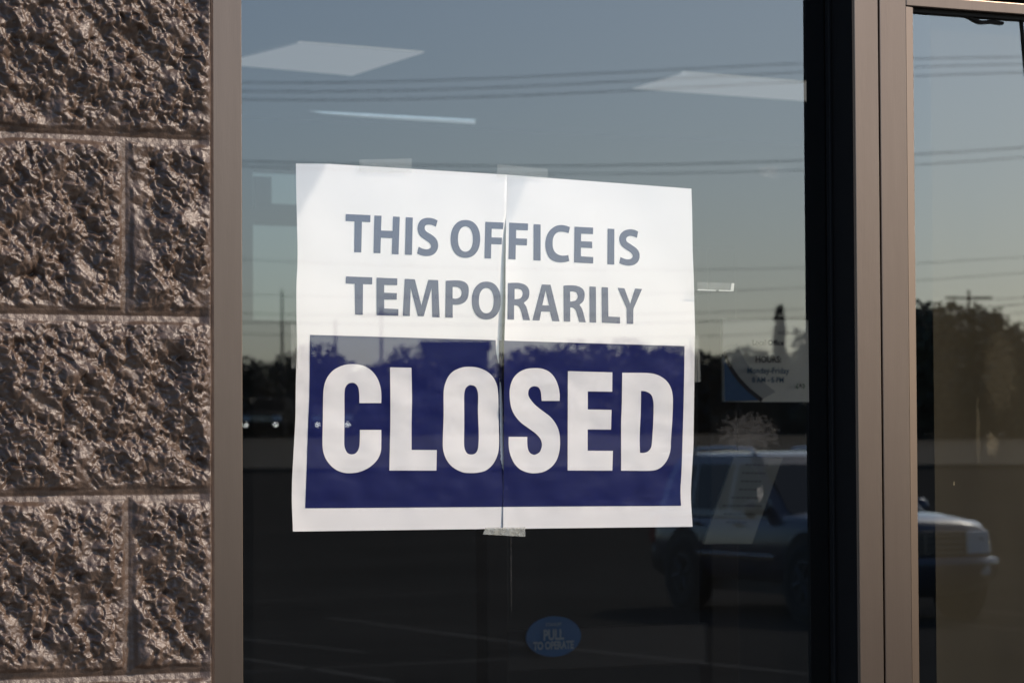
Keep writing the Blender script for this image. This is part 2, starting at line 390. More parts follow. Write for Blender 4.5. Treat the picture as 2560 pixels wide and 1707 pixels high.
parts.append(wall_grid(np.arange(DOOR_R, 4.6, .008), np.arange(.15, HEAD, .008)))
parts.append(wall_grid(np.arange(-3.0, 4.6, .02), np.arange(HEAD, 4.2, .02)))
Vs = []; Fs = []; off = 0
for V, f in parts: Vs.append(V); Fs.append(f+off); off += len(V)
extra = np.array([(-3, -.05, HEAD), (4.6, -.05, HEAD), (4.6, .15, HEAD), (-3, .15, HEAD),       # soffit of the opening
                  (-3, .15, 4.2), (4.6, .15, 4.2), (4.6, -.05, 4.2), (-3, -.05, 4.2)])
Vs.append(extra); Fs.append(np.array([(0, 1, 2, 3), (3, 2, 5, 4), (4, 5, 6, 7)])+off)
Vs = np.concatenate(Vs); Fs = np.concatenate(Fs)
me = bpy.data.meshes.new('block_wall')
me.vertices.add(len(Vs)); me.vertices.foreach_set('co', Vs.astype(np.float32).ravel())
me.loops.add(Fs.size); me.loops.foreach_set('vertex_index', Fs.astype(np.int32).ravel())
me.polygons.add(len(Fs)); me.polygons.foreach_set('loop_start', np.arange(0, Fs.size, 4, dtype=np.int32))
me.polygons.foreach_set('use_smooth', np.ones(len(Fs), dtype=bool)); me.update(calc_edges=True); me.validate()
me.materials.append(M['block'])
wall = bpy.data.objects.new('block_wall', me); C.objects.link(wall)
tag(wall, 'brown painted split-face block wall beside the window', 'wall')

# ------------------------------------------------------------------ aluminium window frame and door
YF = -.057                               # front face of the aluminium
GX0 = at(606.5, 850, YF).x; GX1 = at(2140, 850, YF).x
MX1 = at(2202.5, 850, YF).x; DX0 = MX1+.0022; DX1 = at(2294, 850, YF).x
JX0 = XE+.0015
fr = empty('window_frame', (GX0, 0, .15))
tag(fr, 'bronze aluminium window frame between the block wall and the door', 'window frame')
def fpart(name, mb_, mat, root, bevel=.0012):
    o = mb_.build(name, mat, root, bevel=bevel); o.matrix_parent_inverse = root.matrix_basis.inverted(); return o
fpart('jamb', MB().box(JX0-.03, GX0, YF, .055, .152, HEAD-.002), M['metal'], fr)
fpart('mullion', MB().box(GX1+.0015, MX1, YF, .055, .152, HEAD-.002), M['metal'], fr)
fpart('head', MB().box(GX0+.001, GX1+.0005, YF+.002, .053, HEAD-.055, HEAD-.003), M['metal'], fr)
fpart('sill', MB().box(GX0+.001, GX1+.0005, YF+.002, .053, .153, .26), M['metal'], fr)
# black stops and gaskets down each side of the pane
fpart('glazing_stop', MB().box(GX1-.0012, GX1+.0018, YF+.0006, -.001, .262, HEAD-.057), M['black'], fr, 0)
fpart('glazing_stop', MB().box(GX1-.006, GX1-.0014, -.010, -.001, .262, HEAD-.057), M['black'], fr, .001)
fpart('glazing_stop', MB().box(GX0-.0005, GX0+.006, -.008, -.001, .262, HEAD-.057), M['black'], fr, .001)
fpart('caulk_bead', MB().tube([(XE+.0035, YF-.001, .155), (XE+.003, YF-.001, 1.2), (XE+.0038, YF-.001, 2.0), (XE+.0033, YF-.001, 2.9)], .0032, 8), M['caulk'], fr, 0)
def spot(px, py, rx, rz, a, Y=0):
    p = at(px, py, Y); return (p.x, p.z, rx, rz, a)
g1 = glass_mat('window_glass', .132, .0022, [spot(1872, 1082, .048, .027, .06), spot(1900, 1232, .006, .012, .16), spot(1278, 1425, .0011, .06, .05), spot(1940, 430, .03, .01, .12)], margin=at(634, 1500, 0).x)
def pane(name, x0, x1, y0, y1, z0, z1, gm, root):
    mbp = MB(); mbp.quad((x0, y0, z0), (x1, y0, z0), (x1, y0, z1), (x0, y0, z1), 0)
    mbp.quad((x0, y1, z0), (x0, y1, z1), (x1, y1, z1), (x1, y1, z0), 1)
    mbp.quad((x0, y0, z0), (x0, y1, z0), (x1, y1, z0), (x1, y0, z0), 1); mbp.quad((x0, y0, z1), (x1, y0, z1), (x1, y1, z1), (x0, y1, z1), 1)
    mbp.quad((x0, y0, z0), (x0, y0, z1), (x0, y1, z1), (x0, y1, z0), 1); mbp.quad((x1, y0, z0), (x1, y1, z0), (x1, y1, z1), (x1, y0, z1), 1)
    o = mbp.build(name, [gm, M['clearback']], root); o.matrix_parent_inverse = root.matrix_basis.inverted(); return o
M['clearback'] = clear_mat('clear_glass_back', (.97, .985, .98))
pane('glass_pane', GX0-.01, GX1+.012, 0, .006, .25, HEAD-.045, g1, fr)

YD = -.035                               # plane of the door glass
dr = empty('glass_door', (DX0, YF, .16))
tag(dr, 'bronze aluminium framed glass door at the right edge', 'door')
DHZ = at(2425, 27, YF).z; DTZ = at(2500, 4, YF).z; DRX = 1.50
fpart('stile', MB().box(DX0, DX1-.0135, YF, -.013, .162, DTZ), M['metal'], dr)
fpart('stile', MB().box(DRX-.052, DRX, YF, -.013, .162, DTZ), M['metal'], dr)
fpart('rail', MB().box(DX1-.013, DRX-.053, YF+.0004, -.0135, DHZ, DTZ-.0005), M['metal'], dr)
fpart('rail', MB().box(DX1-.013, DRX-.053, YF+.0004, -.0135, .1625, .40), M['metal'], dr)
stp = MB(); stp.add([(DX1-.0131, YF+.0006, .402), (DX1, YF+.0035, .402), (DX1, YD, .402), (DX1-.0131, YD, .402), (DX1-.0131, YF+.0006, DHZ-.001), (DX1, YF+.0035, DHZ-.001), (DX1, YD, DHZ-.001), (DX1-.0131, YD, DHZ-.001)],
    [(0, 1, 5, 4), (1, 2, 6, 5), (2, 3, 7, 6), (3, 0, 4, 7), (0, 3, 2, 1), (4, 5, 6, 7)])
fpart('glazing_stop', stp, M['metal'], dr, 0)
fpart('gasket', MB().box(DX1+.0005, DRX-.054, YF+.012, YD-.001, DHZ-.0052, DHZ-.0005), M['black'], dr, 0)
pull = MB(); pull.tube([(DRX-.075, YF-.001, 1.0), (DRX-.075, YF-.055, 1.02), (DRX-.075, YF-.06, 1.08), (DRX-.075, YF-.06, 1.28), (DRX-.075, YF-.055, 1.34), (DRX-.075, YF-.001, 1.36)], .0125, 12)
fpart('handle', pull, M['metal'], dr, 0)
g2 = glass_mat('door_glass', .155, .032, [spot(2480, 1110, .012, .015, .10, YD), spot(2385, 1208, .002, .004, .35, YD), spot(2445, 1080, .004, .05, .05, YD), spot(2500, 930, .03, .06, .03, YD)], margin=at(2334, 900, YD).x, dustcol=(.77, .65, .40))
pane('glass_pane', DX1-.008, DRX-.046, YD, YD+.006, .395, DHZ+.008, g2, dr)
hz = DTZ+.004
df = empty('door_frame', (MX1, YF, hz))
tag(df, 'bronze aluminium header over the glass door', 'door frame')
fpart('header', MB().box(MX1+.001, DOOR_R-.05, YF, .055, hz, HEAD-.003), M['metal'], df)
fpart('jamb', MB().box(DRX+.003, DOOR_R-.001, YF+.001, .054, .152, hz-.001), M['metal'], df)
# loose sealing strip drooping under the rail, and a dark streak at the right
gk = MB(); pts = [(2395+4*k, 37+k*.9+(9*math.exp(-((2395+4*k-2452)/22.)**2))) for k in range(29)]
gk.tube([at(x, y-3, YD-.003) for x, y in pts], .0026, 8)
gk.tube([at(2555, 52, YD-.002), at(2567, 190, YD-.002)], .0016, 8)  # thin black tube for the dark upright streak at the far right
fpart('weatherstrip_and_streak', gk, M['black'], dr, 0)

# ------------------------------------------------------------------ the paper sign: two sheets taped inside the glass
YS = .0165
def prof(pts):
    pts = sorted(pts, key=lambda p: p[1]); ys = [p[1] for p in pts]; xs = [p[0] for p in pts]
    yy = np.linspace(ys[0], ys[-1], 160); xx = np.interp(yy, ys, xs)
    k = np.array([1, 2, 3, 4, 5, 4, 3, 2, 1.]); k /= k.sum(); xp = np.pad(xx, 4, mode='edge'); xs2 = np.convolve(xp, k, 'valid')
    return lambda y: float(np.interp(y, yy, xs2))
LL = prof([(739.7, 409), (741, 495), (744, 620), (743.7, 664), (741, 707), (741, 770), (742.5, 870), (739.4, 957), (738.7, 1045), (734.4, 1120), (730, 1201), (729.4, 1257), (732.5, 1328)])
LF = prof([(1267.5, 437), (1265.5, 535), (1259, 560), (1255, 611), (1253, 660), (1252.3, 705), (1253, 755), (1247, 795), (1245, 850), (1248, 930), (1252, 1010), (1256, 1100), (1259.5, 1190), (1260, 1322)])
LC = prof([(1267.5, 437), (1265.5, 535), (1263, 560), (1261, 640), (1259.6, 700), (1256.6, 760), (1255, 850), (1255.5, 930), (1257.5, 1010), (1259, 1100), (1260, 1200), (1260, 1322)])
RL = prof([(1266.5, 437), (1266, 500), (1265, 550), (1264, 660), (1263.8, 760), (1261, 850), (1260.3, 1000), (1259.5, 1120), (1258, 1260), (1258, 1322)])
RR = prof([(1728.5, 472), (1730.5, 540), (1731.7, 630), (1734.4, 690), (1736, 765), (1738, 840), (1737.4, 860), (1735.4, 989), (1733.7, 1114), (1727, 1225.6), (1727.6, 1259), (1731.7, 1316)])
topL = lambda u: float(np.interp(u, [0, .15, 1], [409, 409.8, 437])); botL = lambda u: 1328-7*u
topR = lambda u: 437.3+34.7*u; botR = lambda u: 1321.5-5.5*u
def sdist(px, py, a, b):                # signed distance of a pixel from a crease
    ax, ay = a; bx, by = b; L = math.hypot(bx-ax, by-ay)
    return ((px-ax)*(by-ay)-(py-ay)*(bx-ax))/L
PXM = 1/2020.0                          # metres to a pixel on the sheet
FO = [(dict(a=(819, 409), b=(744, 545)), .45), (dict(a=(725, 1228), b=(778, 1330)), -.06)]
FR_ = [(dict(a=(1324, 440), b=(1266, 585)), .28), (dict(a=(1255, 1215), b=(1306, 1325)), -.06)]
def bumps(px, py, seed):
    x = np.array([px*PXM]); z = np.array([py*PXM])
    b = vnoise(x, z, .13, 31+seed)*.0016+vnoise(x, z, .05, 41+seed)*.00045+vnoise(x, z*1.0, .018, 51+seed)*.00007
    if py > 850:
        b = b+(vnoise(x, z, .03, 61+seed)*.00022+np.abs(vnoise(x, z, .022, 71+seed))*.00014)*min(1, (py-850)/60)
    return float(b[0])
def depthL(px, py):
    d = bumps(px, py, 0)+.0004
    for q, k in FO:
        s = sdist(px, py, **q); s = s if q['a'][1] < 600 else s
        corner = (739, 409) if q['a'][1] < 600 else (732, 1328)
        sg = 1 if sdist(*corner, **q) > 0 else -1
        d += k*max(0, s*sg)*PXM
    lf = LF(py)
    if px > lf: d += (px-lf)*PXM*.9
    return d
def depthR(px, py):
    d = bumps(px, py, 0)-.0002-.0045*max(0, 1-max(0, px-1262)/70.)**2*math.sin(math.pi*min(1, max(0, (py-500)/720.)))
    for q, k in FR_:
        s = sdist(px, py, **q); corner = (1266, 437) if q['a'][1] < 600 else (1258, 1322)
        sg = 1 if sdist(*corner, **q) > 0 else -1
        d += k*max(0, s*sg)*PXM
    return d
_vn = vnoise
def sheet(name, left, right, top, bot, depth, nu, nv, extra_cols=None):
    vs = []; fs = []; us = list(np.linspace(0, 1, nu)); cols = nu+(3 if extra_cols else 0)
    for j in range(nv):
        v = j/(nv-1)
        for i in range(cols):
            u = us[min(i, nu-1)]
            y = top(u)+(bot(u)-top(u))*v; x = left(y)+(right(y)-left(y))*u
            if i >= nu: x = right(y)+(extra_cols(y)-right(y))*(i-nu+1)/3
            p = at(x, y, YS+depth(x, y)); vs.append(p)
    fs = [(j*cols+i, j*cols+i+1, (j+1)*cols+i+1, (j+1)*cols+i) for j in range(nv-1) for i in range(cols-1)]
    mb_ = MB(); mb_.add(vs, fs); return mb_
def fast_noise_cache():
    pass
def smoothpath(pts):                    # closed outline; a point with a third value is a corner, the rest are curved through
    n = len(pts); out = []
    P = [Vector((p[0], p[1])) for p in pts]; K = [len(p) > 2 for p in pts]
    for i in range(n):
        j = (i+1) % n; a, b = P[i], P[j]
        out.append(a)
        if K[i] and K[j]: continue
        m0 = (P[j]-P[i-1])*.5 if not K[i] else (b-a)
        m1 = (P[(j+1) % n]-P[i])*.5 if not K[j] else (b-a)
        L = (b-a).length
        if m0.length > L*1.2: m0 = m0.normalized()*L*1.2
        if m1.length > L*1.2: m1 = m1.normalized()*L*1.2
        k = 5
        for q in range(1, k):
            t = q/k; t2, t3 = t*t, t*t*t
            out.append(a*(2*t3-3*t2+1)+m0*(t3-2*t2+t)+b*(-2*t3+3*t2)+m1*(t3-t2))
    return out
def C_(pts): return [(p[0], p[1], 1) for p in pts]
def ell(cx, cy, rx, ry, n=2.2):
    o = []
    for k in range(24):
        a = 2*math.pi*k/24; c, s = math.cos(a), math.sin(a)
        o.append((cx+rx*abs(c)**(2/n)*(1 if c > 0 else -1), cy+ry*abs(s)**(2/n)*(1 if s > 0 else -1)))
    return o
def flat_to_sheet(contours_list, x0, y0, sc, depth, lift, step=16, clip=None):
    bm = bmesh.new()
    for contours in contours_list:
        loops = []
        for c in contours:
            loops.append([Vector((x0+p[0]/sc, y0+p[1]/sc, 0)) for p in smoothpath(c)])
        tris = tessellate_polygon(loops); flat = [p for l in loops for p in l]
        vs = [bm.verts.new(p) for p in flat]
        for t in tris:
            try: bm.faces.new([vs[i] for i in t])
            except ValueError: pass
    xs = [v.co.x for v in bm.verts]; ys = [v.co.y for v in bm.verts]
    for lo, hi, no in ((min(xs), max(xs), Vector((1, 0, 0))), (min(ys), max(ys), Vector((0, 1, 0)))):
        k = math.ceil(lo/step)*step
        while k < hi:
            bmesh.ops.bisect_plane(bm, geom=bm.verts[:]+bm.edges[:]+bm.faces[:], plane_co=no*k, plane_no=no, dist=1e-4); k += step
    mb_ = MB(); bm.verts.index_update()
    vs = []
    for v in bm.verts: vs.append(at(v.co.x, v.co.y, YS+depth(v.co.x, v.co.y)-lift))
    mb_.add(vs, [[l.vert.index for l in f.loops] for f in bm.faces]); bm.free()
    return mb_

Z1 = (720, 390, 3.3357); Z2 = (1220, 390, 3.3357); B1 = (720, 820, 2.9589); B2 = (1220, 820, 2.9589)
textL = [
    [C_([(482, 485), (688, 494), (686, 552), (617, 549), (611, 804), (552, 803), (556, 546), (481, 543)])],
    [C_([(721, 497), (780, 499), (776, 622), (873, 625), (876, 505), (932, 508), (922, 821), (866, 818), (870, 686), (775, 682), (771, 811), (714, 809)])],
    [C_([(983, 511), (1041, 515), (1034, 825), (976, 823)])],
    [[(1248, 538, 1), (1210, 522), (1165, 516), (1120, 527), (1092, 556), (1081, 598), (1087, 640), (1110, 675), (1150, 703), (1181, 727), (1193, 750), (1186, 768), (1168, 777), (1145, 778), (1118, 771), (1090, 757, 1), (1077, 813, 1), (1110, 828), (1155, 835), (1200, 828), (1232, 804), (1251, 765), (1250, 725), (1235, 690), (1205, 662), (1165, 638), (1145, 620), (1140, 600), (1145, 582), (1162, 574), (1190, 574), (1212, 580), (1233, 591, 1)]],
    [ell(1480, 692, 123, 158), ell(1480, 693, 62.5, 105)],
    [C_([(1647, 549), (1798, 556), (1794, 610), (1699, 607), (1697, 679), (1785, 682), (1783, 738), (1695, 735), (1693, 856), (1639, 854)])],
    [C_([(483, 1004), (703, 1012), (702, 1071), (626, 1068), (624, 1324), (560, 1322), (557, 1066), (481, 1063)])],
    [C_([(739, 1014), (912, 1021), (911, 1077), (802, 1075), (802, 1140), (908, 1143), (907, 1198), (802, 1197), (803, 1271), (921, 1276), (920, 1332), (739, 1327)])],
    [C_([(974, 1024), (1058, 1028), (1113, 1245), (1170, 1032), (1252, 1035), (1265, 1345), (1204, 1343), (1198, 1100), (1132, 1336), (1083, 1334), (1024, 1100), (1016, 1335), (958, 1333)])],
    [[(1316, 1040, 1), (1390, 1037), (1440, 1040), (1480, 1055), (1503, 1085), (1508, 1130), (1500, 1180), (1478, 1215), (1440, 1235), (1400, 1241), (1374, 1239, 1), (1374, 1348, 1), (1312, 1346, 1)],
     [(1373, 1092, 1), (1400, 1091), (1428, 1100), (1444, 1120), (1448, 1145), (1440, 1170), (1420, 1185), (1395, 1190), (1373, 1187, 1)]],
    [ell(1654.5, 1205.5, 121, 158), ell(1654, 1206, 62, 105)],
]
textR = [
    [C_([(178, 556), (335, 564), (333, 621), (235, 617), (234, 687), (326, 690), (325, 746), (232, 742), (230, 863), (171, 860)])],
    [C_([(381, 569), (439, 572), (439, 873), (380, 870)])],
    [[(684, 594, 1), (650, 582), (610, 576), (570, 583), (525, 612), (493, 660), (479, 725), (485, 790), (508, 845), (545, 875), (590, 887), (635, 886), (678, 877, 1), (670, 826, 1), (640, 831), (600, 828), (565, 808), (545, 775), (539, 730), (545, 680), (565, 648), (595, 633), (635, 634), (672, 645, 1)]],
    [C_([(722, 590), (877, 598), (876, 652), (777, 648), (776, 711), (868, 715), (869, 769), (775, 764), (775, 837), (878, 843), (877, 896), (718, 888)])],
    [C_([(998, 606), (1054, 609), (1053, 906), (996, 903)])],
    [[(1252, 630, 1), (1225, 618), (1190, 612), (1150, 618), (1115, 640), (1097, 675), (1098, 715), (1115, 750), (1150, 778), (1185, 801), (1204, 822), (1207, 838), (1195, 855), (1170, 862), (1140, 858), (1105, 843, 1), (1095, 894, 1), (1130, 908), (1175, 915), (1220, 906), (1252, 880), (1265, 838), (1258, 798), (1235, 768), (1195, 740), (1162, 718), (1152, 700), (1157, 680), (1175, 668), (1205, 669), (1242, 683, 1)]],
    [[(166, 1060, 1), (215, 1057), (270, 1060), (315, 1078), (340, 1110), (345, 1150), (335, 1190), (298, 1225, 1), (320, 1258), (335, 1310), (351, 1369, 1), (293, 1367, 1), (280, 1310), (263, 1265), (243, 1247), (218, 1243, 1), (217, 1365, 1), (162, 1363, 1)],
     [(222, 1109, 1), (250, 1108), (278, 1118), (290, 1145), (283, 1172), (262, 1190), (222, 1194, 1)]],
    [C_([(449, 1071), (522, 1074), (597, 1378), (537, 1376), (517, 1298), (444, 1296), (430, 1371), (371, 1369)]), C_([(481, 1122), (509, 1247), (453, 1244)])],
    [[(630, 1081, 1), (680, 1078), (735, 1082), (780, 1100), (803, 1130), (806, 1170), (795, 1210), (763, 1241, 1), (785, 1275), (800, 1325), (816, 1386, 1), (760, 1383, 1), (745, 1325), (730, 1285), (710, 1266), (686, 1262, 1), (686, 1381, 1), (632, 1379, 1)],
     [(685, 1130, 1), (712, 1130), (738, 1140), (749, 1165), (743, 1190), (725, 1207), (685, 1214, 1)]],
    [C_([(847, 1087), (900, 1091), (902, 1389), (848, 1386)])],
    [C_([(948, 1093), (1001, 1096), (1004, 1338), (1101, 1343), (1101, 1396), (950, 1389)])],
    [C_([(1081, 1099), (1138, 1103), (1186, 1233), (1226, 1105), (1285, 1109), (1212, 1276), (1211, 1400), (1158, 1398), (1157, 1272)])],
]
bigL = [
    [[(690, 554, 1), (690, 480), (680, 420), (655, 360), (610, 308), (555, 278), (480, 266), (410, 275), (345, 305), (300, 350), (272, 410), (261, 480), (258, 660), (255, 860), (265, 930), (295, 990), (345, 1040), (400, 1065), (455, 1072), (530, 1062), (600, 1030), (655, 980), (685, 920), (690, 850), (690, 752, 1), (532, 752, 1), (530, 850), (522, 895), (500, 925), (470, 933), (440, 922), (422, 890), (416, 850), (418, 660), (418, 480), (424, 440), (445, 412), (475, 404), (500, 412), (520, 440), (527, 490), (528, 554, 1)]],
    [[(755, 290, 1), (913, 293, 1), (917, 520), (914, 700), (914, 900, 1), (1101, 901, 1), (1098, 1053, 1), (750, 1052, 1), (757, 700), (757, 520)]],
    [[(1345, 286), (1410, 294), (1470, 320), (1515, 360), (1545, 420), (1555, 490), (1558, 650), (1561, 850), (1552, 930), (1520, 1000), (1470, 1048), (1410, 1067), (1350, 1071), (1290, 1064), (1225, 1032), (1180, 985), (1152, 920), (1145, 850), (1151, 650), (1151, 480), (1160, 420), (1185, 360), (1225, 318), (1285, 292)],
     [(1352, 421), (1385, 432), (1402, 465), (1407, 510), (1405, 620), (1411, 780), (1408, 870), (1398, 910), (1378, 930), (1352, 934), (1325, 925), (1308, 895), (1302, 850), (1304, 700), (1303, 560), (1303, 500), (1310, 455), (1328, 430)]],
]
bigR = [
    [[(530, 538, 1), (530, 490), (520, 430), (495, 370), (455, 325), (400, 300), (340, 296), (280, 303), (225, 330), (185, 375), (163, 440), (160, 500), (170, 580), (195, 640), (240, 695), (300, 740), (350, 777), (385, 815), (398, 850), (396, 885), (380, 918), (345, 936), (315, 925), (298, 900), (291, 860), (290, 804, 1), (153, 803, 1), (153, 870), (165, 935), (195, 1000), (240, 1045), (300, 1068), (350, 1072), (410, 1062), (465, 1030), (505, 980), (527, 915), (533, 840), (525, 765), (500, 705), (460, 655), (415, 620), (360, 578), (320, 535), (300, 500), (298, 475), (305, 450), (325, 433), (350, 430), (375, 440), (390, 470), (397, 538, 1)]],
    [[(591, 318, 1), (920, 327, 1), (919, 470, 1), (738, 468, 1), (738, 601, 1), (914, 604, 1), (910, 750, 1), (737, 749, 1), (737, 906, 1), (924, 907, 1), (920, 1053, 1), (589, 1052, 1)]],
    [[(993, 330, 1), (1180, 332), (1250, 345), (1310, 380), (1350, 435), (1367, 510), (1365, 650), (1353, 830), (1350, 900), (1330, 965), (1295, 1015), (1250, 1045), (1190, 1054), (985, 1053, 1), (985, 700), (990, 560)],
     [(1132, 464, 1), (1170, 469), (1205, 490), (1220, 525), (1225, 570), (1222, 700), (1213, 840), (1205, 885), (1180, 913), (1150, 922), (1124, 921, 1), (1122, 800), (1130, 620)]],
]
navyL = [[[(163, 50, 1), (1584, 91, 1), (1586, 330), (1594, 700), (1597, 1000), (1597, 1320, 1), (128, 1331, 1), (140, 1000), (150, 700), (158, 500)]]]
navyR = [[[(119, 93, 1), (1454, 133, 1), (1452, 300), (1447, 560), (1440, 800), (1432, 1050), (1424, 1200), (1428, 1312, 1), (113, 1320, 1), (116, 1000), (118, 600)]]]
# the noise is slow point by point, so look the sheets' relief up in a table
GXs = np.arange(700, 1781, 4.0); GYs = np.arange(390, 1361, 4.0); GXX, GYY = np.meshgrid(GXs, GYs)
def relief(seed):
    x, z = GXX*PXM, GYY*PXM
    b = _vn(x, z, .13, 31+seed)*.0022+_vn(x, z, .05, 41+seed)*.0006+_vn(x, z, .02, 51+seed)*.00008
    w = np.clip((GYY-850)/60, 0, 1)*np.clip((1290-GYY)/40, 0, 1)
    return b+(_vn(x, z, .03, 61+seed)*.0012+np.abs(_vn(x, z, .026, 71+seed))*.0009+np.abs(_vn(x, z, .012, 81+seed))*.00022)*w
TAB = {0: relief(0), 7: relief(7)}
def bumps(px, py, seed):
    t = TAB[seed]; fx = (px-700)/4; fy = (py-390)/4; i = int(min(max(fx, 0), t.shape[1]-2)); j = int(min(max(fy, 0), t.shape[0]-2)); fx -= i; fy -= j
    return float((t[j, i]*(1-fx)+t[j, i+1]*fx)*(1-fy)+(t[j+1, i]*(1-fx)+t[j+1, i+1]*fx)*fy)

def page(label, sh, navy, text, big, depth, Z_, B_, nl=6):
    o = sh.build('paper_sheet', M['paper'], smooth=True)
    tag(o, label, 'paper sign', 'sheets of the paper sign')
    flat_to_sheet(navy, *B_, depth, .00035, 12).build('printed_panel', M['ink'], o, smooth=True)
    for line in (text[:nl], text[nl:]): flat_to_sheet(line, *Z_, depth, .00035).build('lettering', M['ink'], o, smooth=True)
    w = flat_to_sheet(big, *B_, depth, .0007).build('lettering', M['paper'], o, smooth=True); w['label'] = 'tall white letters on the navy panel'
    return o
page('white sheet with navy print that forms the left half of the closed sign', sheet('l', LL, LF, topL, botL, depthL, 70, 110, LC), navyL, textL, bigL, depthL, Z1, B1)
page('white sheet with navy print that forms the right half of the closed sign', sheet('r', RL, RR, topR, botR, depthR, 66, 110), navyR, textR, bigR, depthR, Z2, B2)

# clear tape
def tape(pts, label, n=8, lift=.0, mat='tape'):
    a, b, c, d = pts; mb_ = MB(); vs = []
    for j in range(3):
        for i in range(n+1):
            u = i/n; v = j/2
            x = (a[0]*(1-u)+b[0]*u)*(1-v)+(d[0]*(1-u)+c[0]*u)*v; y = (a[1]*(1-u)+b[1]*u)*(1-v)+(d[1]*(1-u)+c[1]*u)*v
            vs.append(at(x, y, .0072+.0006*math.sin(i*1.9+j)+lift))
    w = n+1
    mb_.add(vs, [(j*w+i, j*w+i+1, (j+1)*w+i+1, (j+1)*w+i) for j in range(2) for i in range(n)])
    o = mb_.build('tape_strip', M[mat]); so_ = o.modifiers.new('solid', 'SOLIDIFY'); so_.thickness = .0003
    return tag(o, label, 'tape', 'clear tape strips round the sign')
tape([(898, 399), (1029, 397), (1029, 432), (898, 428)], 'clear tape strip on the top edge of the left sheet', lift=.0052)
tape([(1243, 411), (1369, 423), (1369, 448), (1242, 442)], 'clear tape strip over the top of the seam between the sheets', lift=.0052)
tape([(727, 811), (745, 811), (745, 921), (727, 921)], 'upright clear tape strip on the left edge of the sign', lift=.0052)
tape([(1735, 838), (1748, 838), (1753, 954), (1735, 955)], 'upright clear tape strip on the right edge of the sign', lift=.0052)
tape([(1213, 1318), (1313, 1317), (1313, 1341), (1207, 1335)], 'crumpled clear tape strip under the bottom of the seam', lift=.0052, mat='tape2')
tape([(1743, 705), (1836, 708), (1833, 727), (1744, 725)], 'loose clear tape strip alone on the glass right of the sign')
lt = C.objects[[o.name for o in bpy.data.objects if o.get('label', '').startswith('loose clear')][0]]
te = MB()
te.quad(*[at(x, y, .0066) for x, y in ((1744, 723), (1790, 725), (1790, 727.5), (1744, 726))])
te.quad(*[at(x, y, .0066) for x, y in ((1797, 725), (1829, 725.5), (1831, 728.5), (1797, 727.5))])
te.quad(*[at(x, y, .0065) for x, y in ((1829, 708), (1836, 708), (1834, 728), (1826, 728))])
te.build('folded_edge', pm('crumpled_tape', (.55, .55, .50), rough=.5), lt)

# ------------------------------------------------------------------ the room behind the glass
CZ = 3.02; RX0, RX1, RY1 = -3.0, 9.0, 7.0
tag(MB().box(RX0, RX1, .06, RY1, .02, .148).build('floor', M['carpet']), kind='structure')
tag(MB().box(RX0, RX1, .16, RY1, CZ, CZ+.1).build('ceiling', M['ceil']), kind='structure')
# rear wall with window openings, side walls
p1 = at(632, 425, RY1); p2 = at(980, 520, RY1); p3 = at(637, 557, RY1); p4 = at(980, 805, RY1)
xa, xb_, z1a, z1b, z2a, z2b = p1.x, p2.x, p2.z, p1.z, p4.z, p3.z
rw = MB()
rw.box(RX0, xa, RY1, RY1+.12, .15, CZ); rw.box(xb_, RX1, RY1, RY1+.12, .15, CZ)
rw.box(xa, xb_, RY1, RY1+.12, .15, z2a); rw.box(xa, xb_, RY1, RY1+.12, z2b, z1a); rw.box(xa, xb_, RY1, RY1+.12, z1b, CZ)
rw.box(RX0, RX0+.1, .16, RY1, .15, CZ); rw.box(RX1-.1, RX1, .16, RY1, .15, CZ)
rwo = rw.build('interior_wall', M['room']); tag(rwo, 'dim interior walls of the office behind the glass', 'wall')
rwin = empty('rear_window', (xa, RY1, z2a)); tag(rwin, 'pale window at the back of the dark office left of the sign', 'window')
fpart('pane', MB().box(xa, xb_, RY1+.05, RY1+.056, z2a, z2b), M['rearglass'], rwin, 0)
fpart('pane', MB().box(xa, xb_, RY1+.05, RY1+.056, z1a, z1b), M['rearglass'], rwin, 0)
q = at(673, 443, RY1)
fpart('blind', MB().box(xa, q.x, RY1-.02, RY1-.002, z1a-.02, q.z), M['room'], rwin, 0)
# ceiling lights
def ceil_light(px, label, mat, grp='ceiling lights in the office'):
    qs = [at_z(x, y, CZ-.004) for x, y in px]; c = sum(qs, Vector())/4
    r = empty('ceiling_light', c); tag(r, label, 'ceiling light', grp)
    d = MB(); d.quad(*qs); d.quad(*[p_+Vector((0, 0, .003)) for p_ in qs]); o = d.build('diffuser', mat, r); o.matrix_parent_inverse = r.matrix_basis.inverted()
    f = MB()
    for i in range(4):
        a, b = qs[i], qs[(i+1) % 4]; d_ = (b-a).normalized(); n_ = Vector((d_.y, -d_.x, 0)); n_ = n_ if n_.dot(a-c) > 0 else -n_
        h = Vector((0, 0, -.0008)); f.add([a, b, b+n_*.010, a+n_*.010, a+h, b+h, b+n_*.010+h, a+n_*.010+h], [(0, 1, 2, 3), (4, 5, 6, 7), (0, 1, 5, 4), (2, 3, 7, 6)])
    o = f.build('trim', M['ceil'], r); o.matrix_parent_inverse = r.matrix_basis.inverted()
ceil_light([(750, 107), (1062, 132), (880, 190), (540, 160)], 'square ceiling light at the upper left behind the glass', M['lamp'])
ceil_light([(1709, 182), (2240, 225), (2130, 262), (1578, 222)], 'ceiling light at the upper right behind the glass', M['lamp'])
ceil_light([(768, 280), (1188, 302), (1188, 310), (900, 292)], 'thin bluish light strip below the upper left ceiling light', M['strip'])

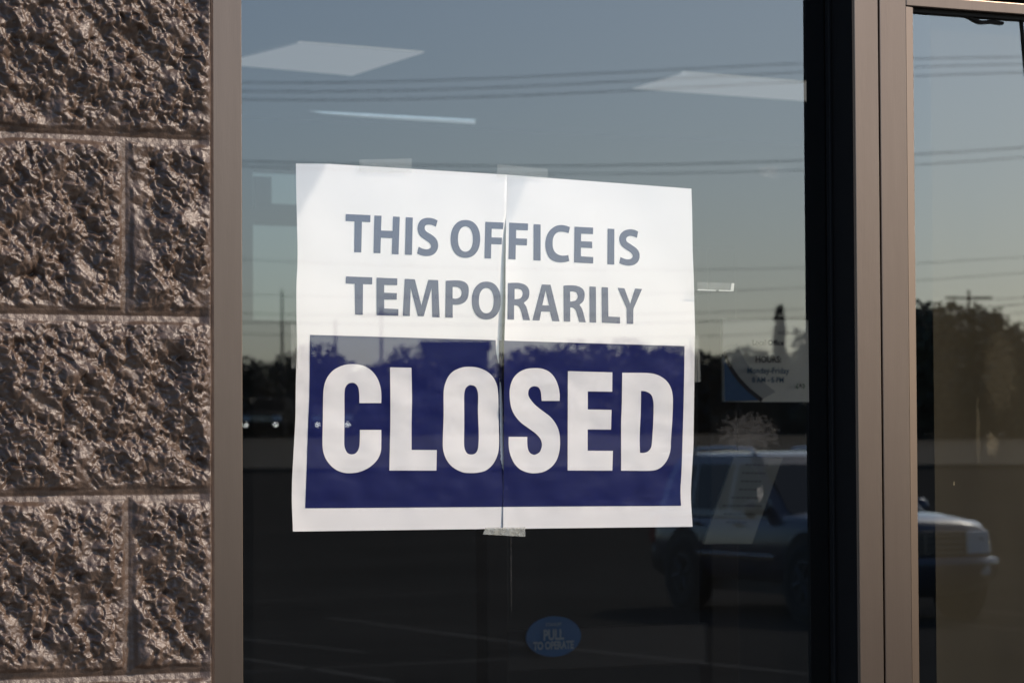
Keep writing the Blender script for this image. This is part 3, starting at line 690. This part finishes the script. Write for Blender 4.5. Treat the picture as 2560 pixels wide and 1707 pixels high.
# inner door with its round sticker
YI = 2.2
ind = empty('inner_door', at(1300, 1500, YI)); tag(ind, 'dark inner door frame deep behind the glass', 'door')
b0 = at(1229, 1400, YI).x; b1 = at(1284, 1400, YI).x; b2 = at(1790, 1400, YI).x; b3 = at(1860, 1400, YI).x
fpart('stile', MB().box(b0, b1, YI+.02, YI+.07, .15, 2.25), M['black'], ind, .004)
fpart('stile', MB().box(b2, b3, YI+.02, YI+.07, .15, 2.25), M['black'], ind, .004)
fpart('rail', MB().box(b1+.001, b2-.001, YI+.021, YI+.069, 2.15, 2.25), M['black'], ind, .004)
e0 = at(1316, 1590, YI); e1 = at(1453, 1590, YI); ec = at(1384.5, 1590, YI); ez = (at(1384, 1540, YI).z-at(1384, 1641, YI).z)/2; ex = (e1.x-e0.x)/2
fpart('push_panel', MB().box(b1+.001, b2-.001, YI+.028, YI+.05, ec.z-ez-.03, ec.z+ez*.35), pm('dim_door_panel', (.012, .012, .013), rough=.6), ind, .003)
st = MB(); N = 48
ring = [(ec.x+ex*math.cos(2*math.pi*k/N), YI, ec.z+ez*math.sin(2*math.pi*k/N)) for k in range(N)]
st.add(ring+[(x, y+.004, z) for x, y, z in ring], [tuple(range(N)), tuple(range(2*N-1, N-1, -1))]+[(k, (k+1) % N, N+(k+1) % N, N+k) for k in range(N)])
sto = st.build('sticker', M['sticker']); tag(sto, 'blue oval sticker reading PULL TO OPERATE behind the glass', 'sticker')
def text_part(body, size, loc, mat, parent, bold=.0, spacing=1.0, xscale=1.0, name='lettering', shear=0):
    cu = bpy.data.curves.new('t', 'FONT'); cu.body = body; cu.size = size; cu.align_x = 'CENTER'; cu.align_y = 'CENTER'; cu.offset = bold*size; cu.space_character = spacing; cu.resolution_u = 3
    to = bpy.data.objects.new('t', cu); C.objects.link(to); bpy.context.view_layer.update()
    me_ = bpy.data.meshes.new_from_object(to.evaluated_get(bpy.context.evaluated_depsgraph_get())); bpy.data.objects.remove(to)
    me_.transform(Matrix.Translation(loc) @ Matrix.Rotation(math.pi/2, 4, 'X') @ Matrix.Diagonal((xscale, 1, 1, 1)))
    me_.materials.clear(); me_.materials.append(mat)
    o = bpy.data.objects.new(name, me_); C.objects.link(o); o.parent = parent
    return o
mps = lambda y0, y1, px, Y: abs(at(px, y0, Y).z-at(px, y1, Y).z)
text_part('PULL', mps(1575, 1600, 1384, YI)*1.42, at(1384, 1587, YI-.003), M['stickertext'], sto, .04, 1, .76)
text_part('TO OPERATE', mps(1603, 1622, 1384, YI)*1.38, at(1384, 1613, YI-.003), M['stickertext'], sto, .04, .95, .78)
text_part('STANLEY', mps(1556, 1564, 1384, YI)*1.4, at(1384, 1560, YI-.003), M['stickertext'], sto, .01)

# opening-hours poster on the far wall
YP = 2.14
pa = at(1807, 797, YP); pb = at(2070, 797, YP); pc = at(1811, 1004, YP)
def P(x, y, k=0): return at(x, y, YP-k)
po = MB().box(pa.x, pb.x, YP, YP+.006, pc.z, pa.z).build('poster', M['poster'])
tag(po, 'white opening hours poster with a blue curved corner behind the glass', 'poster')
cv = [(1809, 880), (1817, 900), (1830, 925), (1848, 950), (1872, 975), (1905, 1001)]
arc = [P(x, y, .004) for x, y in cv]; cor = Vector((pa.x+.001, YP-.004, pc.z+.001))
mbp = MB(); mbp.add(arc+[cor], [tuple(range(len(arc)))+(len(arc),)]); mbp.build('printed_corner', M['posterblue'], po)
mbp = MB(); o1 = [P(x+3, y-5, .005) for x, y in cv]; o2 = [P(x-3, y+4, .005) for x, y in cv]
mbp.add(o1+o2, [(i, i+1, len(cv)+i+1, len(cv)+i) for i in range(len(cv)-1)]); mbp.build('printed_line', M['posterline'], po)
mbp = MB(); o1 = [P(x+34, y-22, .003) for x, y in cv]; o2 = [P(x+4, y-5, .003) for x, y in cv]
mbp.add(o1+o2, [(i, i+1, len(cv)+i+1, len(cv)+i) for i in range(len(cv)-1)]); mbp.build('printed_band', M['postergrey'], po)
def ptext(s, px, py, h, mat, bold=.01, sp=1.0, xs=1.0): text_part(s, mps(py-h/2, py+h/2, px, YP)*1.42, P(px, py, .008), mat, po, bold, sp, xs)
ptext('INSURANCE', 1974, 833, 9, M['postertextgrey'])
ptext('Local Office', 1920, 857, 13, M['postertext'], .02, 1, 1.05)
ptext('HOURS:', 1921, 899, 15.5, M['postertext'], .028)
ptext('Monday-Friday', 1920, 927, 14, M['postertextblue'], .018, 1.03, 1.02)
ptext('8 AM - 5 PM', 1920, 950, 13, M['postertextblue'], .022)
lg = MB(); g0 = P(2001, 965, .008)
for k in (-1, 1): lg.tube([g0+Vector((k*.007, 0, .005)), g0+Vector((k*.010, 0, 0)), g0+Vector((k*.007, 0, -.005))], .0012, 6)
lg.build('emblem', M['postergreen'], po)
lg = MB(); lg.add([g0+Vector(v)*.5 for v in ((-.009, 0, -.007), (-.005, 0, -.007), (0, 0, .004), (.005, 0, -.007), (.009, 0, -.007), (.002, 0, .009), (-.002, 0, .009))], [(0, 1, 2, 6), (2, 3, 4, 5), (2, 5, 6)])
lg.build('emblem', M['postertext'], po)

# a leaning notice
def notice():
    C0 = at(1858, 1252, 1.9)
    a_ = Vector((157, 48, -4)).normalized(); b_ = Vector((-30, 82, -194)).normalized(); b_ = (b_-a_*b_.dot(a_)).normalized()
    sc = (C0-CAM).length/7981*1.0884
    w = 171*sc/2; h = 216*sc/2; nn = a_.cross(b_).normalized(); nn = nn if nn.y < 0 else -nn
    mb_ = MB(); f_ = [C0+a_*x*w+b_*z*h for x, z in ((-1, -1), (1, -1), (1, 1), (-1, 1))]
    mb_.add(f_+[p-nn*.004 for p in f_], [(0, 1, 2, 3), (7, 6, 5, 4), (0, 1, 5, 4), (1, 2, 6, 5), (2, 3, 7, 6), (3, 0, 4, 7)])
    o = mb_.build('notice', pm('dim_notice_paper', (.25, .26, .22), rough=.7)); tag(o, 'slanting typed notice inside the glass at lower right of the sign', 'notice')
    r = random.Random(3); tx = MB()
    for k in range(8):
        z = -.85+k*.19; L = r.uniform(.35, .85)
        x = -L
        while x < L:
            e = min(L, x+r.uniform(.06, .2))
            qs = [C0+a_*X*w+b_*Z*h+nn*.002 for X, Z in ((x, z-.02), (e, z-.02), (e, z+.025), (x, z+.025))]
            tx.quad(*qs); x = e+.03
    tx.build('typed_lines', pm('dim_notice_ink', (.15, .15, .125), rough=.7), o)
notice()

# ------------------------------------------------------------------ what the glass reflects: the parked vehicle
def loft(secs, closed=False):
    mb_ = MB(); n = len(secs[0]); vs = [p for s in secs for p in s]
    mb_.add(vs, [(i*n+j, i*n+j+1, (i+1)*n+j+1, (i+1)*n+j) for i in range(len(secs)-1) for j in range(n-1)])
    mb_.f.append(list(range(n))); mb_.m.append(0); mb_.f.append([(len(secs)-1)*n+j for j in range(n)]); mb_.m.append(0)
    return mb_
def make_suv():
    root = empty('parked_vehicle')
    # local frame: +y front, rear bumper at y = 0, length 4.72; z = 0 ground
    def lerp(y, pts): return float(np.interp(y, [p[0] for p in pts], [p[1] for p in pts]))
    top = [(0.04, 1.02), (.3, 1.06), (3.2, 1.08), (3.45, 1.10), (4.0, 1.07), (4.4, 1.025), (4.58, .97), (4.66, .86)]
    wid = [(0.04, .86), (.25, .905), (1, .92), (3.2, .92), (4.0, .905), (4.35, .89), (4.55, .85), (4.66, .78)]
    bot = [(0.04, .50), (.3, .36), (4.3, .36), (4.66, .44)]
    secs = []
    for y in [.04, .12, .25, .45, .8, 1.1, 1.5, 2.0, 2.5, 3.0, 3.25, 3.45, 3.7, 4.0, 4.2, 4.38, 4.5, 4.58, 4.63, 4.66]:
        w, t, b = lerp(y, wid), lerp(y, top), lerp(y, bot); crown = .05 if y > 3.3 else .0
        half = [(0, b), (w*.80, b), (w*.95, b+.06), (w*.99, b+.2), (w, (b+t)*.5), (w*.985, t-.16), (w*.955, t-.06), (w*.90, t-.012), (w*.6, t+crown*.6), (0, t+crown)]
        pts = [(-x, y, z) for x, z in half]+[(x, y, z) for x, z in reversed(half[1:-1])]
        pts.append(pts[0]); secs.append(pts)
    body = loft(secs).build('body', M['carblue'], root, smooth=True, bevel=0)
    # wheel arches: dark recessed discs on each side
    for yy in (1.0, 3.90):
        for sx in (-1, 1):
            a = MB(); a.lathe((sx*.80, yy, .44), (sx, 0, 0), [(.02, .126), (.43, .128), (.465, .135), (.485, .128), (.47, 0)], 36); a.build('wheel_arch', M['trim'], root, smooth=False)
            wb = MB(); wb.lathe((sx*.735, yy, .40), (sx, 0, 0), [(.235, .21), (.32, .235), (.385, .225), (.40, .19), (.40, .02), (.37, -.02), (.2, -.02)], 36)
            wo_ = wb.build('wheel', M['tyre'], root, smooth=True)
            rb = MB(); rb.lathe((sx*.735, yy, .40), (sx, 0, 0), [(.0, .17), (.05, .2), (.06, .19), (.2, .165), (.215, .215), (.237, .212)], 30)
            for k in range(6):
                an = k*math.pi/3+.2; c_, s_ = math.cos(an), math.sin(an)
                rb.tube([(sx*(.735+.2), yy+c_*.05, .40+s_*.05), (sx*(.735+.213), yy+c_*.21, .40+s_*.21)], .026, 6)
            rb.build('rim', M['rim'], wo_, smooth=False)
    # greenhouse
    def gh(z, inset):
        return
    lowr = [(-.86, .10), (-.86, 3.25), (.86, 3.25), (.86, .10)]
    secs = []
    for z, x, y0, y1 in [(1.04, .872, .12, 3.40), (1.10, .862, .14, 3.28), (1.40, .80, .24, 2.80), (1.62, .745, .34, 2.46), (1.70, .70, .42, 2.34), (1.735, .60, .56, 2.18), (1.75, .3, .8, 1.9)]:
        c_ = .10
        ring_ = [(-x, y0+c_, z), (-x, y1-c_, z), (-x+c_, y1, z), (x-c_, y1, z), (x, y1-c_, z), (x, y0+c_, z), (x-c_, y0, z), (-x+c_, y0, z)]
        ring_.append(ring_[0]); secs.append(ring_)
    loft(secs).build('cabin', M['carblue'], root, smooth=False, bevel=.02)
    def sideg(sx, pts, name='window'):
        def X(z): return sx*(float(np.interp(z, [1.04, 1.10, 1.40, 1.62, 1.70], [.872, .862, .80, .745, .70]))+.006)
        m_ = MB(); n = len(pts); v = [(X(z), y, z) for y, z in pts]; m_.add(v+[(x-sx*.015, y, z) for x, y, z in v], [tuple(range(n)), tuple(range(2*n-1, n-1, -1))]+[(k, (k+1) % n, n+(k+1) % n, n+k) for k in range(n)])
        m_.build(name, M['carglass'], root)
    for sx in (-1, 1):
        sideg(sx, [(.40, 1.12), (1.02, 1.12), (1.02, 1.60), (.62, 1.59), (.50, 1.45)])
        sideg(sx, [(1.12, 1.12), (1.98, 1.12), (1.98, 1.61), (1.12, 1.61)])
        sideg(sx, [(2.08, 1.12), (3.02, 1.12), (2.75, 1.38), (2.47, 1.56), (2.35, 1.61), (2.08, 1.61)])
        for yy in (1.25, 2.25):
            hd = MB(); hd.tube([(sx*.912, yy-.02, .96), (sx*.938, yy+.03, .965), (sx*.938, yy+.13, .965), (sx*.912, yy+.18, .96)], .014, 8)
            hd.build('door_handle', M['trim'], root)
        ml = MB(); ml.box(sx*.915, sx*.935, 1.15, 3.2, .60, .66); ml.build('side_moulding', M['chrome'], root, bevel=.008)
        mi = MB(); mi.lathe((sx*1.0, 2.86, 1.14), (0, 1, 0), [(.0, -.05), (.09, -.045), (.10, .0), (.07, .06), (.0, .07)], 14); mi.tube([(sx*.86, 2.88, 1.10), (sx*.98, 2.86, 1.12)], .03, 8); mi.build('door_mirror', M['carblue'], root, smooth=True)
        rr = MB(); rr.tube([(sx*.62, .62, 1.72), (sx*.62, .72, 1.775), (sx*.62, 1.4, 1.79), (sx*.62, 2.1, 1.775), (sx*.62, 2.2, 1.72)], .018, 8); rr.build('roof_rail', M['chrome'], root)
        tl = MB(); tl.box(sx*.70, sx*.895, .03, .22, .72, 1.06); tl.build('taillight', M['redlens'], root, bevel=.025)
        hl = MB(); hl.add([(sx*.50, 4.69, .69), (sx*.77, 4.68, .69), (sx*.905, 4.50, .70), (sx*.90, 4.46, .90), (sx*.77, 4.64, .93), (sx*.50, 4.67, .92), (sx*.50, 4.55, .69), (sx*.72, 4.50, .69), (sx*.80, 4.40, .70), (sx*.80, 4.38, .90), (sx*.72, 4.48, .93), (sx*.50, 4.52, .92)],
            [(0, 1, 4, 5), (1, 2, 3, 4), (6, 7, 1, 0), (7, 8, 2, 1), (11, 10, 4, 5), (10, 9, 3, 4), (0, 5, 11, 6), (2, 3, 9, 8)]); hl.build('headlight', M['lens'], root, bevel=.012)
        fl = MB(); fl.lathe((sx*.66, 4.76, .53), (0, 1, 0), [(.0, .028), (.06, .025), (.07, .0)], 16); fl.build('fog_light', M['lens'], root)
    ws = MB(); ws.add([(-.78, 3.30, 1.10), (.78, 3.30, 1.10), (.68, 2.56, 1.61), (-.68, 2.56, 1.61)], [(0, 1, 2, 3)]); ws.add([(-.78, 3.27, 1.08), (.78, 3.27, 1.08), (.68, 2.53, 1.59), (-.68, 2.53, 1.59)], [(0, 1, 2, 3)])
    ws.build('windscreen', M['carglass'], root)
    rg = MB(); rg.box(-.68, .68, .12, .17, 1.14, 1.56); o = rg.build('rear_window', M['carglass'], root, bevel=.01)
    gr = MB(); gr.box(-.49, .49, 4.60, 4.685, .68, .93); go = gr.build('grille', M['trim'], root, bevel=.01)
    bars = MB()
    for k in range(4): bars.box(-.47, .47, 4.686, 4.70, .70+k*.058, .720+k*.058)
    bars.box(-.02, .02, 4.6865, 4.704, .69, .92); bars.build('grille_bar', M['chrome'], go)
    secs = []
    for x, yf in [(-.93, 4.30), (-.92, 4.55), (-.84, 4.74), (-.5, 4.84), (0, 4.87), (.5, 4.84), (.84, 4.74), (.92, 4.55), (.93, 4.30)]:
        secs.append([(x, yf-.16, .66), (x, yf-.01, .65), (x, yf, .58), (x*.99, yf-.05, .46), (x*.93, yf-.22, .32), (x*.90, yf-.40, .26)])
    loft(secs).build('front_bumper', M['carblue'], root, smooth=True)
    secs = []
    for x, yf in [(-.90, .40), (-.89, .12), (-.76, -.02), (0, -.06), (.76, -.02), (.89, .12), (.90, .40)]:
        secs.append([(x, yf+.12, .70), (x, yf+.0, .69), (x, yf-.02, .6), (x, yf+.02, .44), (x*.95, yf+.16, .36)])
    loft(secs).build('rear_bumper', M['trim'], root, smooth=True)
    ub = MB(); ub.box(-.74, .74, .35, 4.3, .24, .38); ub.build('underbody', M['trim'], root)
    return root
suv = make_suv()
rwp = mir_ground(1706, 1522)            # where the rear wheel on the near side stands
SUVROT = R(6)
suv.rotation_euler = (0, 0, SUVROT); suv.scale = (1.02, 1.01, 1.02)
loc_ = Matrix.Rotation(SUVROT, 3, 'Z') @ Vector((-.95, 1.0, 0))
suv.location = (rwp.x-loc_.x, rwp.y-loc_.y, 0)
tag(suv, 'dark blue sport utility vehicle reflected in the glass right of the sign', 'car', 'cars reflected in the glass')

def far_car(px, D, rot, label, lit=True):
    c = copy_tree(suv); c.location = mir(px, 1000, D); c.location.z = gz(c.location)
    c.rotation_euler = (0, 0, rot); tag(c, label, 'car', 'cars reflected in the glass')
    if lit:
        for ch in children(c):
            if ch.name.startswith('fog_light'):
                ch.data = ch.data.copy(); ch.data.materials[0] = M['glint']  # glints put in as a glow on the fog lights
    for ch in children(c):
        if ch.name.startswith(('body', 'cabin', 'window', 'windscreen', 'front_bumper', 'roof_rail', 'door_mirror', 'wheel_arch')):
            ch.data = ch.data.copy(); ch.data.materials[0] = M['farpaint']
    return c
far_car(695, 150, R(34), 'far dark car, its glints put in as glowing spots, reflected low at the left of the sign')
far_car(815, 150, R(22), 'far dark car, its glints put in as glowing spots, reflected in the left side of the navy panel')

# utility poles and wires
def pole(px, ytop, D, arm, label, h=None):
    p = mir(px, ytop, D); g = gz(p); o = empty('utility_pole', (p.x, p.y, g)); tag(o, label, 'utility pole', 'utility poles across the field')
    m_ = MB(); m_.tube([(0, 0, -.3), (0, 0, p.z-g)], .08, 10, .06); m_.build('pole', M['wood'], o)
    if arm:
        m_ = MB(); a = vr*1.1; m_.tube([(-a.x, -a.y, p.z-g-.35), (a.x, a.y, p.z-g-.35)], .06, 6)
        m_.build('crossarm', M['wood'], o)
    return o
pole(705, 724, 170, False, 'faint utility pole reflected just left of the sign')
pole(838, 800, 165, False, 'plain utility pole reflected in the left of the navy panel')
pole(953, 770, 160, True, 'utility pole with a crossarm reflected above the closed lettering')
pole(2419, 726, 150, True, 'utility pole standing over the trees reflected in the door glass')
def wire(pts, D, r, label):
    xs = [p[0] for p in pts]; ys = [p[1] for p in pts]
    P_ = [Vector((x, y)) for x, y in pts]; out = []
    xx = np.linspace(xs[0], xs[-1], 60)
    co = np.polyfit(np.array(xs)/1000., ys, min(3, len(xs)-1))
    ptsw = [mir(x, float(np.polyval(co, x/1000.)), D) for x in xx]
    o = MB().tube(ptsw, r, 6).build('power_line', M['wire']); return tag(o, label, 'power line', 'power lines across the sky')
wires = [([(300, 196), (600, 204), (900, 206), (1400, 191), (2015, 156), (2560, 146), (2800, 146)], 60, 0.0072, 'highest power line in the reflected sky'),
 ([(300, 218), (600, 226), (900, 229), (1400, 214), (2015, 178), (2560, 164), (2800, 160)], 60, 0.0072, 'second power line from the top of the reflected sky'),
 ([(300, 238), (600, 246), (900, 250), (1400, 238), (2015, 201), (2560, 184), (2800, 178)], 60, 0.0072, 'third power line from the top of the reflected sky'),
 ([(300, 392), (600, 401), (1000, 412), (1400, 417), (2015, 400), (2560, 368), (2800, 350)], 66, 0.0092, 'upper of two power lines reflected at the top edge of the sign'),
 ([(300, 404), (600, 414), (1000, 428), (1400, 437), (2015, 425), (2560, 392), (2800, 372)], 66, 0.0077, 'lower of two power lines reflected at the top edge of the sign'),
 ([(300, 632), (600, 646), (760, 656), (1740, 677), (2020, 668), (2300, 656), (2560, 644)], 80, 0.0072, 'power line reflected level with the loose tape'),
 ([(300, 728), (600, 735), (1200, 742), (1740, 735), (2020, 715), (2560, 680), (2800, 660)], 85, 0.0072, 'power line reflected below the loose tape'),
 ([(300, 775), (600, 781), (1200, 790), (1740, 784), (2020, 771), (2560, 742), (2800, 728)], 90, 0.0092, 'third lowest power line over the reflected trees'),
 ([(300, 798), (600, 803), (1200, 813), (1740, 807), (2020, 793), (2560, 758), (2800, 740)], 92, 0.0122, 'second lowest power line over the reflected trees'),
 ([(300, 828), (600, 833), (1200, 845), (1740, 842), (2020, 832), (2560, 775), (2800, 750)], 95, 0.0092, 'lowest power line over the reflected trees')]
for w in wires: wire(*w)

# trees
def crown_mesh(name, mat, blobs, n, size, seed):
    r = np.random.default_rng(seed); vs = []; fs = []
    tot = sum(b[3]*b[4]*b[5] for b in blobs)
    for (cx, cy, cz, rx, ry, rz) in blobs:
        k = max(20, int(n*rx*ry*rz/tot))
        d = r.standard_normal((k, 3)); d /= np.linalg.norm(d, axis=1, keepdims=True)
        rad = r.uniform(.35, 1.08, (k, 1))**.6
        p = d*rad*np.array([rx, ry, rz])+np.array([cx, cy, cz])
        for c in p:
            a = r.standard_normal(3); a /= np.linalg.norm(a); b = np.cross(a, r.standard_normal(3)); b /= np.linalg.norm(b)+1e-6
            s = size*r.uniform(.6, 1.4); i = len(vs)
            vs += [tuple(c-a*s), tuple(c+b*s*.55), tuple(c+a*s), tuple(c-b*s*.55)]; fs.append((i, i+1, i+2, i+3))
    mb_ = MB(); mb_.v = vs; mb_.f = fs; mb_.m = [0]*len(fs)
    return mb_
def make_tree(kind, seed):
    r = random.Random(seed); o = empty('tree' if kind != 'poplar' else 'poplar_tree'); tr = MB()
    if kind == 'poplar':
        blobs = [(r.uniform(-.1, .1), r.uniform(-.1, .1), 1.2+k*.75, .75-.07*abs(k-3), .75-.07*abs(k-3), .8) for k in range(8)]
        tr.tube([(0, 0, -.3), (0.02, 0, 3), (0, 0, 6.6)], .16, 8, .03)
    else:
        blobs = [(0, 0, 3.4, 1.9, 1.9, 1.9), (0, 0, 1.4, 1.9, 1.9, 1.4)]
        for k in range(11):
            a = r.uniform(0, 6.28); d = r.uniform(.9, 2.1); blobs.append((math.cos(a)*d, math.sin(a)*d, r.uniform(1.2, 5.4)-d*.3, r.uniform(.7, 1.3), r.uniform(.7, 1.3), r.uniform(.6, 1.1)))
        tr.tube([(0, 0, -.3), (.05, .03, 1.5), (-.05, .05, 3.2), (0, 0, 4.6)], .22, 8, .06)
        for k in range(5):
            a = k*1.3; tr.tube([(0, 0, 1.3+k*.4), (math.cos(a)*.8, math.sin(a)*.8, 2.2+k*.5), (math.cos(a)*1.5, math.sin(a)*1.5, 2.7+k*.55)], .08, 6, .02)
    mat = {'dark': M['leafdark'], 'green': M['leaf'], 'olive': M['leaf2'], 'poplar': M['leafdark']}[kind]
    crown_mesh('crown', mat, blobs, 3800 if kind != 'poplar' else 2600, .17, seed).build('crown', mat, o)
    tr.build('trunk', M['bark'], o)
    return o
protos = {k: make_tree(k, s) for k, s in (('dark', 1), ('green', 2), ('olive', 3))}
tr_spots = [  # pixel of the stem, pixel of the top, distance, width factor, kind, label
 (600, 872, 175, 1.0, 'dark', 'dark tree reflected at the left edge of the window glass'),
 (735, 868, 178, .9, 'dark', 'dark tree reflected behind the left tape strip'),
 (790, 842, 172, .8, 'dark', 'dark tree reflected in the top left corner of the navy panel'),
 (930, 905, 180, .9, 'green', 'low tree reflected above the letter C of closed'),
 (1020, 848, 176, .7, 'dark', 'pointed tree reflected left of the far building'),
 (1130, 930, 190, 1.0, 'green', 'low tree reflected in front of the far building'),
 (1330, 850, 168, 1.2, 'dark', 'broad dark tree reflected above the letter S of closed'),
 (1440, 836, 165, 1.2, 'dark', 'broad dark tree reflected above the letter E of closed'),
 (1560, 830, 165, 1.2, 'dark', 'broad dark tree reflected above the letter D of closed'),
 (1680, 845, 166, 1.2, 'dark', 'broad dark tree reflected at the right edge of the sign'),
 (1770, 872, 160, .9, 'dark', 'low dark tree reflected right of the sign'),
 (1865, 848, 160, .8, 'dark', 'low dark tree with a peak reflected across the poster'),
 (2010, 868, 160, .9, 'dark', 'low dark tree reflected right of the poplar'),
 (2110, 800, 152, 1.1, 'olive', 'olive tree reflected behind the door mullion'),
 (2290, 742, 140, 1.0, 'olive', 'tall olive tree reflected at the left of the door glass'),
 (2370, 752, 143, 1.0, 'green', 'green tree reflected below the pole in the door glass'),
 (2440, 760, 141, .9, 'olive', 'olive tree reflected right of the pole in the door glass'),
 (2520, 800, 140, 1.0, 'green', 'lower green tree reflected at the right edge of the door glass'),
 (2600, 800, 141, 1.1, 'olive', 'olive tree reflected past the right edge of the door glass')]
used = set(); rr_ = random.Random(5)
for px, py, D, wf, kind, label in tr_spots:
    t = protos[kind] if kind not in used else copy_tree(protos[kind]); used.add(kind)
    p = mir(px, py, D); g = gz(p); h = (p.z-g)/5.6
    t.location = (p.x, p.y, g-.05); t.scale = (max(h, .75)*wf*1.25, max(h, .75)*wf*1.25, h); t.rotation_euler = (0, 0, rr_.uniform(0, 6.28))
    tag(t, label, 'tree', 'trees beyond the field')
pt = make_tree('poplar', 9); p = mir(1949, 764, 150); g = gz(p); pt.location = (p.x, p.y, g); h = (p.z-g)/7.2; pt.scale = (h*.62, h*.62, h)
tag(pt, 'narrow poplar rising over the reflected treeline above the poster', 'tree')
# the wood behind, one mass
blobs = []
r = random.Random(11)
for k in range(64):
    px = -200+k*48
    ytop = 905 if px < 820 else 930 if px < 1250 else (890 if px < 2050 else 845)
    q = mir(px, ytop+r.uniform(-12, 25), 196); g = gz(q); blobs.append((q.x, q.y, (q.z+g)/2, 2.3, 2.3, (q.z-g)/2))
    q = mir(px+20, 1010, 158); g = gz(q); blobs.append((q.x, q.y, g+.7, 1.8, 1.8, 1.2+r.uniform(-.2, .5)))
wd = crown_mesh('wood', M['leafdark'], blobs, 26000, .30, 4).build('far_wood', M['leafdark']); tag(wd, 'dark belt of far trees and scrub', 'trees', kind='stuff')

# far building
b0 = mir(1057, 852, 185); b1 = mir(1218, 852, 185); bo = empty('building', (b0.x, b0.y, gz(b0))); tag(bo, 'flat-roofed far building reflected in the top of the navy panel', 'building')
ax = (b1-b0); ax.z = 0; Lb = ax.length; ax.normalize(); ay = vv; zt_ = b0.z-gz(b0)
def obox(name, u0, u1, v0, v1, z0, z1, mat):
    m_ = MB(); v = [ax*u+ay*w_+Vector((0, 0, z)) for u in (u0, u1) for w_ in (v0, v1) for z in (z0, z1)]
    m_.add(v, [(0, 1, 3, 2), (4, 6, 7, 5), (0, 4, 5, 1), (2, 3, 7, 6), (0, 2, 6, 4), (1, 5, 7, 3)]); return m_.build(name, mat, bo)
obox('wall', 0, Lb, 0, 9, -1, zt_-.3, M['brickfar']); obox('roof', -.2, Lb+.2, -.2, 9.2, zt_-.299, zt_, M['rooffar'])
for k in range(3): obox('window', Lb*(.12+.3*k), Lb*(.28+.3*k), -.05, -.001, zt_-3.0, zt_-1.4, M['carglass'])
obox('door', Lb*.32, Lb*.38, -.05, -.001, -.5, 1.7, M['trim'])
# lamp post in the lot, whose shadow falls across the lot at the right
lp = mir_ground(2860, 1440); lo = empty('lamp_post', (lp.x, lp.y, 0)); tag(lo, 'tall lamp post in the parking lot beyond the right edge', 'lamp post')
MB().box(-.3, .3, -.3, .3, 0, .7).build('base', M['concrete'], lo, bevel=.03)
MB().tube([(0, 0, .7), (0, 0, 7.5)], .10, 12, .06).build('pole', M['trim'], lo)
MB().box(-.9, .9, -.18, .18, 7.5, 7.68).build('lamp_head', M['trim'], lo, bevel=.03)
